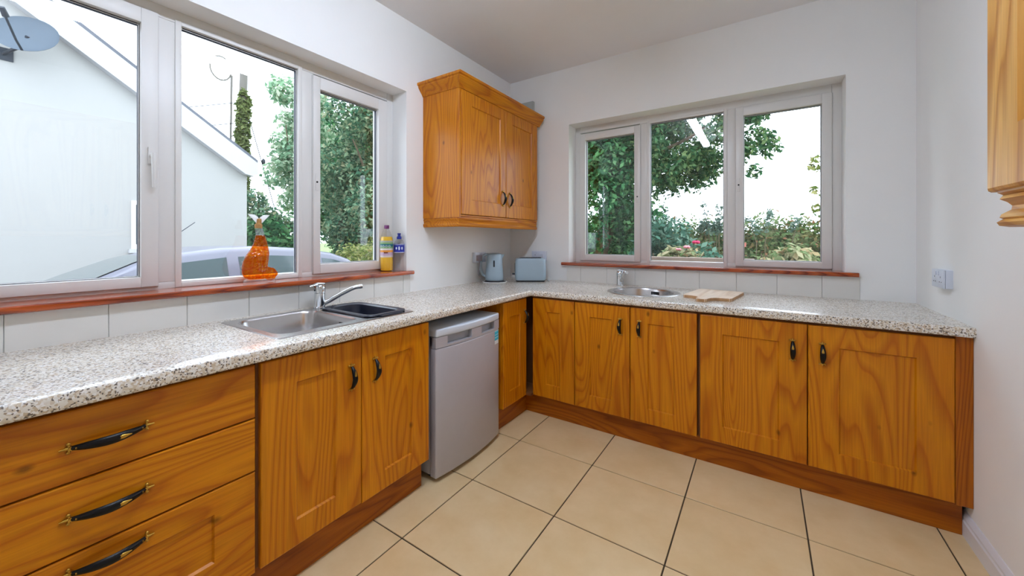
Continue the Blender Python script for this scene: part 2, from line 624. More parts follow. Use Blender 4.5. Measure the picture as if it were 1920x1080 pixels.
def door_bm(F, w0, w1, h0, h1, ins=None, th=0.019, step=0.008, rnd=0.004):
    """shaker front: rounded slab, optional recessed panel; face of slab at d=0"""
    bm = B()

    def ring(m, d, a0=w0, a1=w1, b0=h0, b1=h1):
        return [F(a0 + m, b0 + m, d), F(a1 - m, b0 + m, d), F(a1 - m, b1 - m, d), F(a0 + m, b1 - m, d)]
    loops = [ring(0, -th), ring(0, -rnd), ring(rnd * 0.35, -rnd * 0.35), ring(rnd, 0)]
    if ins:
        iw0, iw1, ih0, ih1 = ins
        p = (w0 + iw0, w1 - iw1, h0 + ih0, h1 - ih1)
        loops += [ring(-0.0015, 0, *p), ring(0.0035, -step, *p)]
    loft(bm, loops, 0, True, True)
    return bm


def handle_bm(o, a, d, length):
    """bow pull: brass fleur ends, black bowed grip, brass leaf on the grip. a along, d outwards"""
    bm = B()
    o, a, d = Vector(o), Vector(a).normalized(), Vector(d).normalized()
    s = a.cross(d)
    h = length / 2
    g = h * 0.78
    n = 13
    pts, rad = [], []
    for i in range(n):
        t = -1 + 2 * i / (n - 1)
        out = 0.006 + 0.024 * (1 - abs(t) ** 1.6) ** 0.9
        pts.append(o + a * (g * t) + d * out)
        rad.append(0.0052 + 0.0068 * (1 - t * t))
    tube(bm, pts, rad, 8, 0, True, 0.75, up=d)
    for sg in (-1, 1):
        c = o + a * (sg * g)
        cyl(bm, c, c + d * 0.010, 0.0055, 0.0045, 8, 1)
        # fleur: cross bar and point
        cyl(bm, c + a * (sg * 0.003) - s * 0.0105 + d * 0.003, c + a * (sg * 0.003) + s * 0.0105 + d * 0.003, 0.003, 0.003, 6, 1)
        cyl(bm, c + d * 0.003, c + a * (sg * (h - g)) + d * 0.003, 0.0048, 0.0015, 8, 1)
        for q in (-1, 1):
            ball(bm, c + a * (sg * 0.004) + s * (q * 0.0105) + d * 0.003, 0.0040, 6, 1)
        ball(bm, c - a * (sg * 0.009) + d * 0.014, 0.0038, 6, 1)
    # leaf
    lf = o + a * (0.18 * h) + d * 0.0345
    tube(bm, [lf - a * 0.017 - d * 0.002, lf - a * 0.008, lf + a * 0.006, lf + a * 0.02 - d * 0.003], [0.0012, 0.0055, 0.005, 0.001], 8, 1, True, 0.5, up=d)
    return bm


def put_handle(parent, o, a, d, length):
    return mk('handle', handle_bm(o, a, d, length), [black_m, brass], parent, smooth=True, ang=50)


# ------------------------------------------------------------------ room shell
CEIL, RX, FY = 2.777, 2.7755, -4.6
WT = 0.30


def struct(name, bm, m, **k):
    return tag(mk(name, bm, m, **k), kind='structure')


# floor: grout bed with single tiles on it
bm = B(); box(bm, -WT, RX + 0.15, FY - 0.15, WT, -0.12, -0.0035)
floor = struct('floor', bm, grout_m)
TX0, TPX, TY0, TPY = 0.768, 0.4788, -1.0485, 0.469
tile_mesh = {}


def clamp_tile(a0, a1, lo, hi):
    return max(a0, lo), min(a1, hi)


for i in range(-2, 5):
    for j in range(-8, 3):
        x0, x1 = clamp_tile(TX0 + i * TPX + 0.003, TX0 + (i + 1) * TPX - 0.003, 0.002, RX - 0.002)
        y0, y1 = clamp_tile(TY0 + j * TPY + 0.003, TY0 + (j + 1) * TPY - 0.003, FY + 0.002, -0.002)
        if x1 - x0 < 0.02 or y1 - y0 < 0.02:
            continue
        key = (round(x1 - x0, 3), round(y1 - y0, 3))
        c = Vector(((x0 + x1) / 2, (y0 + y1) / 2, -0.006))
        if key in tile_mesh:
            o = link(bpy.data.objects.new('tile', tile_mesh[key]))
            o.parent = floor
            o.location = c - ORG[floor.name]
        else:
            bm = B(); box(bm, x0, x1, y0, y1, -0.012, 0.0)
            o = mk('tile', bm, tile_m, floor, bevel=0.0012, seg=1)
            tile_mesh[key] = o.data

# ceiling
bm = B(); box(bm, -WT, RX + 0.15, FY - 0.15, WT, CEIL, CEIL + 0.12)
struct('ceiling', bm, ceil_m)

# window openings
LW = dict(y0=-3.14, y1=-1.292, z0=1.03, z1=2.284)
BW = dict(x0=0.619, x1=2.472, z0=1.04, z1=2.278)


def pierced(bm, axis, a0, a1, c0, c1, o0, o1, oz0, oz1, z0, z1, rnd=0.012):
    """wall slab with one opening. axis 0: wall runs along y, thickness c0..c1 in x"""
    def bx(p0, p1, q0, q1):
        if axis == 0: box(bm, c0, c1, p0, p1, q0, q1)
        else: box(bm, p0, p1, c0, c1, q0, q1)
    bx(a0, o0, z0, z1)
    bx(o1, a1, z0, z1)
    bx(o0, o1, z0, oz0)
    bx(o0, o1, oz1, z1)
    bmesh.ops.remove_doubles(bm, verts=bm.verts, dist=1e-5)
    inner = [f for f in bm.faces]
    # drop the doubled faces between neighbouring slabs
    seen = {}
    for f in inner:
        k = tuple(sorted(v.index for v in f.verts))
        seen.setdefault(k, []).append(f)


bm = B()
pierced(bm, 0, FY - 0.15, WT, -WT, 0.0, LW['y0'], LW['y1'], LW['z0'], LW['z1'], -0.12, CEIL)
wall_left = struct('wall_left', bm, wall_m, recalc=False)
bm = B()
pierced(bm, 1, 0.0, RX + 0.15, 0.0, WT, BW['x0'], BW['x1'], BW['z0'], BW['z1'], -0.12, CEIL)
wall_back = struct('wall_back', bm, wall_m, recalc=False)
bm = B(); box(bm, RX, RX + 0.15, FY - 0.15, 0.0, -0.12, CEIL)
wall_right = struct('wall_right', bm, wall_m)
bm = B(); box(bm, 0.0, RX, FY - 0.15, FY, -0.12, CEIL)
struct('wall_front', bm, wall_m)

# skirting on the right wall
bm = B()
prism(bm, [(RX + 0.001, 0.0), (RX - 0.018, 0.0), (RX - 0.018, 0.062), (RX - 0.014, 0.068), (RX - 0.014, 0.078), (RX - 0.009, 0.088), (RX - 0.004, 0.096), (RX + 0.001, 0.097)], 1, FY, -0.625)
struct('baseboard_right', bm, skirt_m)
bm = B()
prism(bm, [(FY - 0.001, 0.0), (FY + 0.016, 0.0), (FY + 0.016, 0.07), (FY + 0.006, 0.095), (FY - 0.001, 0.096)], 0, 0.0, RX - 0.02)
struct('baseboard_front', bm, skirt_m)


# ------------------------------------------------------------------ windows
def frame_box(bm, F, w0, w1, h0, h1, d0, d1, mi=0):
    p = [F(w, h, d) for d in (d0, d1) for (w, h) in ((w0, h0), (w1, h0), (w1, h1), (w0, h1))]
    xs = [q.x for q in p]; ys = [q.y for q in p]; zs = [q.z for q in p]
    box(bm, min(xs), max(xs), min(ys), max(ys), min(zs), max(zs), mi)


def ring_frame(bm, F, o, i, d0, d1, mi=0):
    """rectangular picture-frame: outer o=(w0,w1,h0,h1), inner i"""
    frame_box(bm, F, o[0], i[0], o[2], o[3], d0, d1, mi)
    frame_box(bm, F, i[1], o[1], o[2], o[3], d0, d1, mi)
    frame_box(bm, F, i[0], i[1], o[2], i[2], d0, d1, mi)
    frame_box(bm, F, i[0], i[1], i[3], o[3], d0, d1, mi)


def window(name, F, w0, w1, z0, z1, sashes, fixed, mulls, label):
    """d=0 is the room-side face of the frame; rest goes outwards (negative d)"""
    lo = F((w0 + w1) / 2, z0, -0.035)
    root = link(bpy.data.objects.new(name, None))
    root.location = lo
    ORG[root.name] = Vector(lo)
    tag(root, label, None, None, 'structure')
    fw = 0.05
    bm = B()
    ring_frame(bm, F, (w0, w1, z0, z1), (w0 + fw, w1 - fw, z0 + 0.03, z1 - 0.055), -0.07, 0.0)
    mk('window_frame', bm, upvc, root, bevel=0.003)
    for a, b in mulls:
        bm = B(); frame_box(bm, F, a, b, z0 + 0.03, z1 - 0.055, -0.07, 0.0)
        mk('mullion', bm, upvc, root, bevel=0.003)
    for (a0, a1, b0, b1, g0, g1, h0, h1, hs) in sashes:
        bm = B()
        ring_frame(bm, F, (a0, a1, b0, b1), (g0, g1, h0, h1), -0.052, 0.012)
        ring_frame(bm, F, (g0 - 0.001, g1 + 0.001, h0 - 0.001, h1 + 0.001), (g0 + 0.005, g1 - 0.005, h0 + 0.005, h1 - 0.007), -0.032, -0.010, 1)
        ring_frame(bm, F, (a0 - 0.003, a1 + 0.003, b0 - 0.003, b1 + 0.003), (a0 + 0.001, a1 - 0.001, b0 + 0.001, b1 - 0.001), -0.002, 0.0045, 2)  # strip coloured as the shaded gap between sash and frame
        s = mk('sash', bm, [upvc, gasket, sash_gap_m], root, bevel=0.0025)
        bm = B(); frame_box(bm, F, g0 + 0.001, g1 - 0.001, h0 + 0.001, h1 - 0.001, -0.024, -0.020)
        mk('glass_pane', bm, pane_m, s)
        hw, hz, full = hs
        bm = B()
        if full:
            frame_box(bm, F, hw - 0.013, hw + 0.013, hz - 0.015, hz + 0.055, 0.012, 0.022)
            cyl(bm, F(hw, hz + 0.02, 0.02), F(hw, hz + 0.02, 0.04), 0.011, 0.010, 12)
            tube(bm, [F(hw, hz + 0.03, 0.040), F(hw, hz, 0.043), F(hw + 0.001, hz - 0.06, 0.040), F(hw + 0.001, hz - 0.115, 0.036)], [0.009, 0.010, 0.008, 0.006], 10)
            hh = mk('window_handle', bm, upvc, s, smooth=True)
            bm = B(); cyl(bm, F(hw + 0.004, hz + 0.02, 0.040), F(hw + 0.004, hz + 0.02, 0.0415), 0.005, 0.005, 10)
        else:
            frame_box(bm, F, hw - 0.009, hw + 0.009, hz - 0.05, hz + 0.05, 0.012, 0.016)
            mk('lock_plate', bm, upvc, s, bevel=0.002)
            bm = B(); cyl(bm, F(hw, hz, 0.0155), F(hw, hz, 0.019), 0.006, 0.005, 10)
        mk('key_hole_shade', bm, hole_shade_and_tap_dot, s)  # dark disc in place of a shaded key opening
    for (g0, g1, h0, h1) in fixed:
        bm = B()
        ring_frame(bm, F, (g0 - 0.022, g1 + 0.022, h0 - 0.02, h1 + 0.02), (g0, g1, h0, h1), -0.045, 0.006)
        ring_frame(bm, F, (g0 - 0.001, g1 + 0.001, h0 - 0.001, h1 + 0.001), (g0 + 0.005, g1 - 0.005, h0 + 0.005, h1 - 0.008), -0.032, -0.010, 1)
        s = mk('glazing_bead', bm, [upvc, gasket], root, bevel=0.002)
        bm = B(); frame_box(bm, F, g0 + 0.001, g1 - 0.001, h0 + 0.001, h1 - 0.001, -0.024, -0.020)
        mk('glass_pane', bm, pane_m, s)
    return root


XF, YF = -0.142, 0.142
FWL = Frame((XF, 0, 0), (0, 1, 0), (1, 0, 0))
FWB = Frame((0, YF, 0), (1, 0, 0), (0, -1, 0))
SLT, SBT = 1.050, 1.064       # sill tops
win_l = window('window_1', FWL, LW['y0'], LW['y1'], SLT - 0.002, LW['z1'] + 0.001,
               [(-1.867, -1.350, 1.064, 2.220, -1.826, -1.418, 1.119, 2.148, (-1.848, 1.60, False)),
                (-3.078, -2.545, 1.064, 2.238, -3.02, -2.599, 1.106, 2.176, (-2.566, 1.60, True))],
               [(-2.465, -1.951, 1.071, 2.224)], [(-1.938, -1.862), (-2.549, -2.482)],
               'white three-light window above the steel sink, looking onto the car and white house')
win_b = window('window_2', FWB, BW['x0'], BW['x1'], SBT - 0.002, BW['z1'] + 0.001,
               [(0.668, 1.200, 1.078, 2.212, 0.718, 1.152, 1.130, 2.153, (1.178, 1.62, False)),
                (1.882, 2.422, 1.072, 2.221, 1.930, 2.371, 1.114, 2.159, (1.900, 1.66, False))],
               [(1.276, 1.805, 1.066, 2.213)], [(1.195, 1.262), (1.818, 1.886)],
               'white three-light window above the round sink, looking onto hedge and tree')


def sill_bm(F, w0, w1, back, front, top, th):
    bm = B()
    r = th / 2
    prof = [(back, top), (front - r * 0.6, top), (front - r * 0.2, top - r * 0.3), (front, top - r), (front - r * 0.2, top - th + r * 0.3), (front - r * 0.6, top - th), (back, top - th)]
    loops = []
    for w in (w0, w1):
        loops.append([F(w, h, d) for d, h in prof])
    loft(bm, loops, 0, True, True)
    return bm


F0L = Frame((0, 0, 0), (0, 1, 0), (1, 0, 0))
F0B = Frame((0, 0, 0), (1, 0, 0), (0, -1, 0))
# each sill board: part inside the reveal and a projecting nosing with horns
bm = sill_bm(F0L, -3.175, -1.257, 0.0, 0.042, SLT, 0.025)
box(bm, XF - 0.01, 0.002, LW['y0'] + 0.001, LW['y1'] - 0.001, SLT - 0.025, SLT)
mk('window_sill', bm, sill_y, win_l, smooth=True)
bm = sill_bm(F0B, 0.562, 2.527, 0.0, 0.042, SBT, 0.026)
box(bm, BW['x0'] + 0.001, BW['x1'] - 0.001, -0.002, YF + 0.01, SBT - 0.026, SBT)
mk('window_sill', bm, sill_x, win_b, smooth=True)

# wall tiles under the sills
ys = [-3.12, -2.953, -2.718, -2.486, -2.253, -2.021, -1.789, -1.557, -1.325, -1.262]
for a, b in zip(ys[:-1], ys[1:]):
    bm = B(); box(bm, -0.001, 0.0065, a + 0.001, b - 0.001, 0.898, SLT - 0.0245)
    mk('wall_tile', bm, tile_w, wall_left, bevel=0.0012, seg=1)
xs = [0.60, 0.733, 0.965, 1.197, 1.429, 1.661, 1.893, 2.125, 2.357, 2.536]
for a, b in zip(xs[:-1], xs[1:]):
    bm = B(); box(bm, a + 0.001, b - 0.001, -0.0065, 0.001, 0.898, SBT - 0.0255)
    mk('wall_tile', bm, tile_w, wall_back, bevel=0.0012, seg=1)

# ------------------------------------------------------------------ worktop
WZ0, WZ1 = 0.859, 0.900
WL_, WB_ = 0.664, -0.731
SINK_C = (1.352, -0.372)
S1 = (0.062, 0.574, -2.392, -1.738)
bm = B()
outer = [(0.0, -3.12), (WL_, -3.12), (WL_, WB_), (RX, WB_), (RX, 0.0), (0.0, 0.0)]
hole1 = list(reversed(rrect(S1[0] + 0.02, S1[1] - 0.02, S1[2] + 0.02, S1[3] - 0.02, 0.05, 5)))
hole2 = [(SINK_C[0] + 0.222 * math.cos(-2 * math.pi * i / 40), SINK_C[1] + 0.222 * math.sin(-2 * math.pi * i / 40)) for i in range(40)]
plate_with_holes(bm, outer, [hole1, hole2], WZ0)
r = bmesh.ops.extrude_face_region(bm, geom=list(bm.faces))
bmesh.ops.translate(bm, vec=(0, 0, WZ1 - WZ0), verts=[g for g in r['geom'] if isinstance(g, bmesh.types.BMVert)])
bmesh.ops.recalc_face_normals(bm, faces=bm.faces)


def on_front(e):
    a, b = e.verts[0].co, e.verts[1].co
    if abs(a.z - b.z) > 1e-6: return False
    for ax, val in ((0, WL_), (1, WB_)):
        if abs(a[ax] - val) < 1e-5 and abs(b[ax] - val) < 1e-5:
            return (a - b).length > 0.3
    return False


bmesh.ops.bevel(bm, geom=[e for e in bm.edges if on_front(e)], offset=0.009, segments=3, affect='EDGES', profile=0.5)
worktop = mk('worktop', bm, granite_m, smooth=True, ang=40)
tag(worktop, 'L-shaped speckled cream granite-effect worktop running round the corner', 'worktop')


# ------------------------------------------------------------------ base cabinets
ZB, ZT = 0.150, 0.845          # doors
CT = WZ0 + 0.0005              # carcass top


def carcass(parent, x0, x1, y0, y1, open_side):
    """hollow box without top; open_side '+x' or '-y' is closed by the doors"""
    t = 0.016
    bm = B()
    box(bm, x0, x1, y0, y1, 0.150, 0.166)
    if open_side == '+x':
        box(bm, x0, x1, y0, y0 + t, 0.166, CT)
        box(bm, x0, x1, y1 - t, y1, 0.166, CT)
        box(bm, x0, x0 + 0.006, y0 + t, y1 - t, 0.166, CT)
        box(bm, x1 - 0.018, x1, y0 + t, y1 - t, CT - 0.03, CT)
    else:
        box(bm, x0, x0 + t, y0, y1, 0.166, CT)
        box(bm, x1 - t, x1, y0, y1, 0.166, CT)
        box(bm, x0 + t, x1 - t, y1 - 0.006, y1, 0.166, CT)
        box(bm, x0 + t, x1 - t, y0, y0 + 0.018, CT - 0.03, CT)
    return mk('carcass', bm, carcass_m, parent)


CX = DL - 0.0195
CY = DB + 0.0195
# drawer unit
t = thing('drawer_unit', 'oak drawer unit with three horizontal bow handles beside the sink cupboard', 'cabinet', (0.31, -2.79, 0.15))
carcass(t, 0.012, CX, -3.10, -2.4825, '+x')
for z0, z1, ins in ((0.6695, ZT, None), (0.492, 0.6655, None), (ZB, 0.488, (0.115, 0.115, 0.115, 0.075))):
    d = mk('drawer', door_bm(FL, -3.098, -2.4855, z0, z1, ins), oak_y, t, smooth=True, ang=25)
    hz = {0.6695: 0.755, 0.492: 0.582, ZB: 0.449}[z0]
    put_handle(d, (DL, -2.825, hz), (0, 1, 0), (1, 0, 0), 0.172)
# sink unit
t = thing('sink_cabinet', 'oak cupboard with two panelled doors under the rectangular steel sink', 'cabinet', (0.31, -2.08, 0.15))
carcass(t, 0.012, CX, -2.478, -1.694, '+x')
d = mk('door', door_bm(FL, -2.469, -2.083, ZB, ZT, (0.12, 0.118, 0.095, 0.10)), oak_z, t, smooth=True, ang=25)
put_handle(d, (DL, -2.132, 0.697), (0, 0, 1), (1, 0, 0), 0.116)
d = mk('door', door_bm(FL, -2.080, -1.694, ZB - 0.004, ZT, (0.118, 0.115, 0.085, 0.105)), oak_z, t, smooth=True, ang=25)
put_handle(d, (DL, -2.017, 0.697), (0, 0, 1), (1, 0, 0), 0.116)
# corner unit
t = thing('corner_cabinet', 'L-shaped oak corner cupboard between the fridge and the round-sink cupboard', 'cabinet', (0.4, -0.45, 0.15))
bm = B()
prism(bm, [(0.012, -1.032), (CX, -1.032), (CX, -0.742), (0.470, -0.742), (0.470, -0.560), (0.668, -0.560), (0.668, CY), (0.984, CY), (0.984, -0.012), (0.012, -0.012)], 2, 0.150, CT)
mk('carcass', bm, carcass_m, t)
bm = B(); box(bm, 0.30, CX + 0.001, -1.036, -1.030, 0.152, CT)
mk('side_panel', bm, oak_z, t)
d = mk('door', door_bm(FL, -1.030, -0.738, ZB, ZT, (0.075, 0.085, 0.095, 0.10)), oak_z, t, smooth=True, ang=25)
put_handle(d, (DL, -0.768, 0.717), (0, 0, 1), (1, 0, 0), 0.112)
bm = B(); box(bm, 0.469, 0.50, -0.60, -0.559, 0.150, CT)
mk('corner_post', bm, carcass_m, t)
bm = B(); box(bm, 0.469, 0.669, -0.743, -0.559, 0.150, 0.166)
mk('base_board', bm, carcass_m, t)
mk('door', door_bm(FB, 0.664, 0.9865, ZB, ZT, (0.108, 0.108, 0.095, 0.09)), oak_z, t, smooth=True, ang=25)
# round sink unit
t = thing('sink_cabinet', 'oak cupboard with two narrow panelled doors under the round steel sink', 'cabinet', (1.36, -0.35, 0.15))
carcass(t, 0.987, 1.737, CY, -0.012, '-y')
d = mk('door', door_bm(FB, 0.991, 1.3575, ZB, ZT, (0.106, 0.115, 0.09, 0.09)), oak_z, t, smooth=True, ang=25)
put_handle(d, (1.299, DB, 0.719), (0, 0, 1), (0, -1, 0), 0.112)
d = mk('door', door_bm(FB, 1.3605, 1.734, ZB, ZT, (0.106, 0.12, 0.09, 0.09)), oak_z, t, smooth=True, ang=25)
put_handle(d, (1.417, DB, 0.719), (0, 0, 1), (0, -1, 0), 0.112)
# wide unit by the right wall
t = thing('base_cabinet', 'wide oak cupboard with two panelled doors against the right-hand white wall', 'cabinet', (2.24, -0.35, 0.15))
carcass(t, 1.7405, 2.7225, CY, -0.012, '-y')
d = mk('door', door_bm(FB, 1.751, 2.228, ZB, ZT, (0.112, 0.115, 0.09, 0.10)), oak_z, t, smooth=True, ang=25)
put_handle(d, (2.170, DB, 0.711), (0, 0, 1), (0, -1, 0), 0.116)
d = mk('door', door_bm(FB, 2.2315, 2.722, ZB, ZT, (0.118, 0.116, 0.092, 0.10)), oak_z, t, smooth=True, ang=25)
put_handle(d, (2.286, DB, 0.711), (0, 0, 1), (0, -1, 0), 0.116)
# filler strip
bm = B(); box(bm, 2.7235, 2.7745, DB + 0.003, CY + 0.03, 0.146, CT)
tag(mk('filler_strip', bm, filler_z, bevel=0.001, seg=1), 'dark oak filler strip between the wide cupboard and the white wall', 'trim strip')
# plinths
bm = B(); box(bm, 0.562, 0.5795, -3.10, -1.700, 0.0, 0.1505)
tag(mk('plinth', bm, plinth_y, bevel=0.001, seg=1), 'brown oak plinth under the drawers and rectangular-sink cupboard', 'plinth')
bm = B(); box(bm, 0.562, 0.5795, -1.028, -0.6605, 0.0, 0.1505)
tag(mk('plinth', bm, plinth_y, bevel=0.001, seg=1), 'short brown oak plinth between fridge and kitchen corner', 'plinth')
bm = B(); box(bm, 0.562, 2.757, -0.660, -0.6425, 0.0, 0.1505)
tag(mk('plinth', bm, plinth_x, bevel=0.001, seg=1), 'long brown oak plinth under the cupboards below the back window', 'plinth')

# ------------------------------------------------------------------ fridge
t = thing('fridge', 'silver under-counter fridge with blue energy sticker', 'fridge', (0.34, -1.375, 0.0))
FY0, FY1 = -1.652, -1.090
bm = B(); box(bm, 0.06, 0.588, FY0 + 0.004, FY1 - 0.004, 0.03, 0.762)
mk('body', bm, fridge_m, t, bevel=0.004)
for yy in (FY0 + 0.05, FY1 - 0.05):
    for xx in (0.12, 0.55):
        bm = B(); cyl(bm, (xx, yy, 0.0), (xx, yy, 0.032), 0.018, 0.014, 10)
        mk('foot', bm, dark_plastic, t)


def bow(y, extra=0.0):
    u = (y - (FY0 + FY1) / 2) / ((FY1 - FY0) / 2)
    return 0.635 + 0.028 * (1 - u * u) + extra


def bowed_slab(z0, z1, x_in, y0=FY0, y1=FY1, n=14, extra=0.0):
    bm = B()
    poly = [(x_in, y0)] + [(bow(y0 + (y1 - y0) * i / n, extra), y0 + (y1 - y0) * i / n) for i in range(n + 1)] + [(x_in, y1)]
    prism(bm, poly, 2, z0, z1)
    return bm


door = mk('door', bowed_slab(0.024, 0.696, 0.592), fridge_m, t, bevel=0.006, seg=3)
# top control band with two grip recesses
bm = bowed_slab(0.698, 0.709, 0.592)
for a, b in ((FY0, FY0 + 0.075), (-1.392, -1.302), (FY1 - 0.065, FY1)):
    poly = [(0.592, a)] + [(bow(a + (b - a) * i / 5), a + (b - a) * i / 5) for i in range(6)] + [(0.592, b)]
    prism(bm, poly, 2, 0.709, 0.755)
hd = mk('handle_band', bm, fridge_m, t, smooth=True, ang=30)
bm = bowed_slab(0.709, 0.754, 0.592, extra=-0.028)
mk('grip_recess', bm, fridge_dk, t, smooth=True, ang=30)
bm = bowed_slab(0.7555, 0.797, 0.06, extra=0.002)
mk('top', bm, fridge_top, t, bevel=0.008, seg=3)
bm = B()
ya, yb = -1.150, -1.098
st = [(bow(ya + (yb - ya) * i / 3) + 0.0008, ya + (yb - ya) * i / 3) for i in range(4)]
loft(bm, [[(x, y, 0.607) for x, y in st], [(x, y, 0.690) for x, y in st]], 0, closed=False)
sticker = banded('energy_sticker', [(-0.0425, -0.018, (226, 236, 240)), (-0.018, -0.012, (30, 170, 200)), (-0.012, -0.002, (60, 190, 214)), (-0.002, 0.002, (200, 232, 240)), (0.002, 0.014, (40, 176, 206)), (0.014, 0.018, (190, 228, 238)), (0.018, 0.036, (44, 180, 208)), (0.036, 0.0425, (170, 220, 232))])
mk('energy_sticker', bm, sticker, door)

# ------------------------------------------------------------------ sinks and taps
RZ = 0.9035


def bowl(bm, loop_fn, z_top, depth, mi=0, r_in=0.018):
    """loop_fn(m) gives the opening outline shrunk by m"""
    prof = [(0.0, 0.0), (0.002, -0.003), (0.006, -0.010), (0.012, -depth * 0.5), (0.02, -depth + 0.03), (0.032, -depth + 0.008), (0.05, -depth)]
    loops = [[(p[0], p[1], z_top + dz) for p in loop_fn(m)] for m, dz in prof]
    loft(bm, loops, mi, False, True)


t = thing('inset_sink', 'rectangular stainless steel sink with one and a half bowls', 'sink', (0.31, -2.06, 0.75))
M1 = (0.115, 0.525, -2.362, -2.012, 0.06)
M2 = (0.150, 0.525, -1.972, -1.772, 0.05)


def m_loop(M):
    return lambda m: rrect(M[0] + m, M[1] - m, M[2] + m, M[3] - m, max(0.02, M[4] - m * 0.4), 6)


bm = B()
o_loop = rrect(*S1, 0.02, 5)
plate_with_holes(bm, rrect(S1[0] + 0.004, S1[1] - 0.004, S1[2] + 0.004, S1[3] - 0.004, 0.018, 5), [m_loop(M1)(0), m_loop(M2)(0)], RZ)
loft(bm, [[(p[0], p[1], RZ) for p in rrect(S1[0] + 0.004, S1[1] - 0.004, S1[2] + 0.004, S1[3] - 0.004, 0.018, 5)], [(p[0], p[1], 0.9003) for p in o_loop]])
bmesh.ops.remove_doubles(bm, verts=bm.verts, dist=1e-5)
mk('rim', bm, steel, t, smooth=True, ang=30)
bm = B(); bowl(bm, m_loop(M1), RZ, 0.165)
b1 = mk('bowl', bm, steel, t, smooth=True, ang=60)
bm = B(); bowl(bm, m_loop(M2), RZ, 0.13)
mk('half_bowl', bm, steel, t, smooth=True, ang=60)
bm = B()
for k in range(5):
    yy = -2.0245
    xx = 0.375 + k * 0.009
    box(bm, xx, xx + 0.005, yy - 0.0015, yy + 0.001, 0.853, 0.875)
tag(mk('overflow_slot_shade', bm, hole_shade_and_tap_dot, b1), kind='stuff')  # dark bars coloured as the shade inside the slots
bm = B(); lathe(bm, [(0.034, 0.7395), (0.034, 0.7415), (0.026, 0.7418), (0.010, 0.7405)], (0.30, -2.19), 20)
mk('drain', bm, chrome, b1, smooth=True)

# black plastic basin sitting in the half bowl
bm = B()
K = (0.128, 0.548, -1.990, -1.752)
kl = lambda m: rrect(K[0] + m, K[1] - m, K[2] + m, K[3] - m, max(0.02, 0.05 - 0.3 * m), 6)
prof = [(0.004, 0.9038), (0.0, 0.909), (0.002, 0.913), (0.012, 0.9135), (0.026, 0.9125), (0.034, 0.908), (0.044, 0.86), (0.052, 0.835), (0.066, 0.83)]
loft(bm, [[(p[0], p[1], z) for p in kl(m)] for m, z in prof], 0, False, True)
box(bm, 0.10, 0.132, -1.895, -1.81, 0.9045, 0.910)
box(bm, 0.545, 0.566, -1.93, -1.81, 0.9045, 0.910)
tag(mk('washing_up_basin', bm, navy_plastic, smooth=True, ang=40), 'dark navy plastic basin resting in the smaller sink bowl', 'basin')

# round sink
t = thing('round_sink', 'round stainless steel bowl sink set in the worktop beneath the back window', 'sink', (SINK_C[0], SINK_C[1], 0.75))
cl = lambda R: [(SINK_C[0] + R * math.cos(2 * math.pi * i / 48), SINK_C[1] + R * math.sin(2 * math.pi * i / 48)) for i in range(48)]
bm = B()
loft(bm, [[(p[0], p[1], z) for p in cl(R)] for R, z in ((0.240, 0.9003), (0.238, 0.9035), (0.230, 0.9048), (0.205, 0.9042), (0.198, 0.902))])
mk('rim', bm, steel, t, smooth=True, ang=60)
bm = B()
loft(bm, [[(p[0], p[1], z) for p in cl(R)] for R, z in ((0.198, 0.902), (0.193, 0.892), (0.186, 0.80), (0.176, 0.765), (0.155, 0.752), (0.03, 0.748))], 0, False, True)
b2 = mk('bowl', bm, steel, t, smooth=True, ang=60)
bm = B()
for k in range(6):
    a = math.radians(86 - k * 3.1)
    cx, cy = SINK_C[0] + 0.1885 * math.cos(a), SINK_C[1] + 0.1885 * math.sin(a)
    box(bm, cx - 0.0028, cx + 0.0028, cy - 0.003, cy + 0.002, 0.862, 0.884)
tag(mk('overflow_slot_shade', bm, hole_shade_and_tap_dot, b2), kind='stuff')  # slot shade drawn with dark boxes on the bowl
bm = B(); lathe(bm, [(0.036, 0.748), (0.036, 0.7505), (0.026, 0.7508), (0.010, 0.7492)], SINK_C, 20)
mk('drain', bm, chrome, b2, smooth=True)


def tap(label, loc, spout_pts, lever_dir, body_h=0.128, r=0.0265):
    t = thing('mixer_tap', label, 'tap', loc)
    x, y, z = loc
    bm = B()
    lathe(bm, [(r * 1.18, z), (r * 1.18, z + 0.006), (r * 1.02, z + 0.010), (r, z + 0.03), (r, z + body_h * 0.62), (r * 0.9, z + body_h * 0.63), (r * 0.9, z + body_h * 0.66)], (x, y), 24)
    mk('body', bm, chrome, t, smooth=True, ang=40)
    bm = B()
    h0 = z + body_h * 0.66
    lathe(bm, [(r * 1.04, h0), (r * 1.06, h0 + 0.02), (r * 0.98, h0 + 0.034), (r * 0.6, h0 + 0.043), (0.004, h0 + 0.045)], (x, y), 24)
    d = Vector(lever_dir).normalized()
    tip = Vector((x, y, h0 + 0.040))
    tube(bm, [tip - d * 0.02, tip + d * 0.015 + Vector((0, 0, 0.003)), tip + d * 0.035, tip + d * 0.058 - Vector((0, 0, 0.004))], [0.018, 0.019, 0.012, 0.008], 12, 0, True, 0.42, up=(0, 0, 1))
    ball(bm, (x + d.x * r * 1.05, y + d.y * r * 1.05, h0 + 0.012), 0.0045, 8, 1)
    mk('lever', bm, [chrome, hole_shade_and_tap_dot], t, smooth=True, ang=45)
    bm = B()
    tube(bm, spout_pts, [0.0125, 0.012, 0.0115, 0.011, 0.011, 0.0115, 0.0115][:len(spout_pts)], 14, 0)
    sp = mk('spout', bm, chrome, t, smooth=True, ang=50)
    bm = B()
    e = Vector(spout_pts[-1])
    cyl(bm, e, e + (Vector(spout_pts[-1]) - Vector(spout_pts[-2])).normalized() * 0.014, 0.0125, 0.0118, 14)
    mk('aerator', bm, chrome, sp, smooth=True, ang=50)
    return t


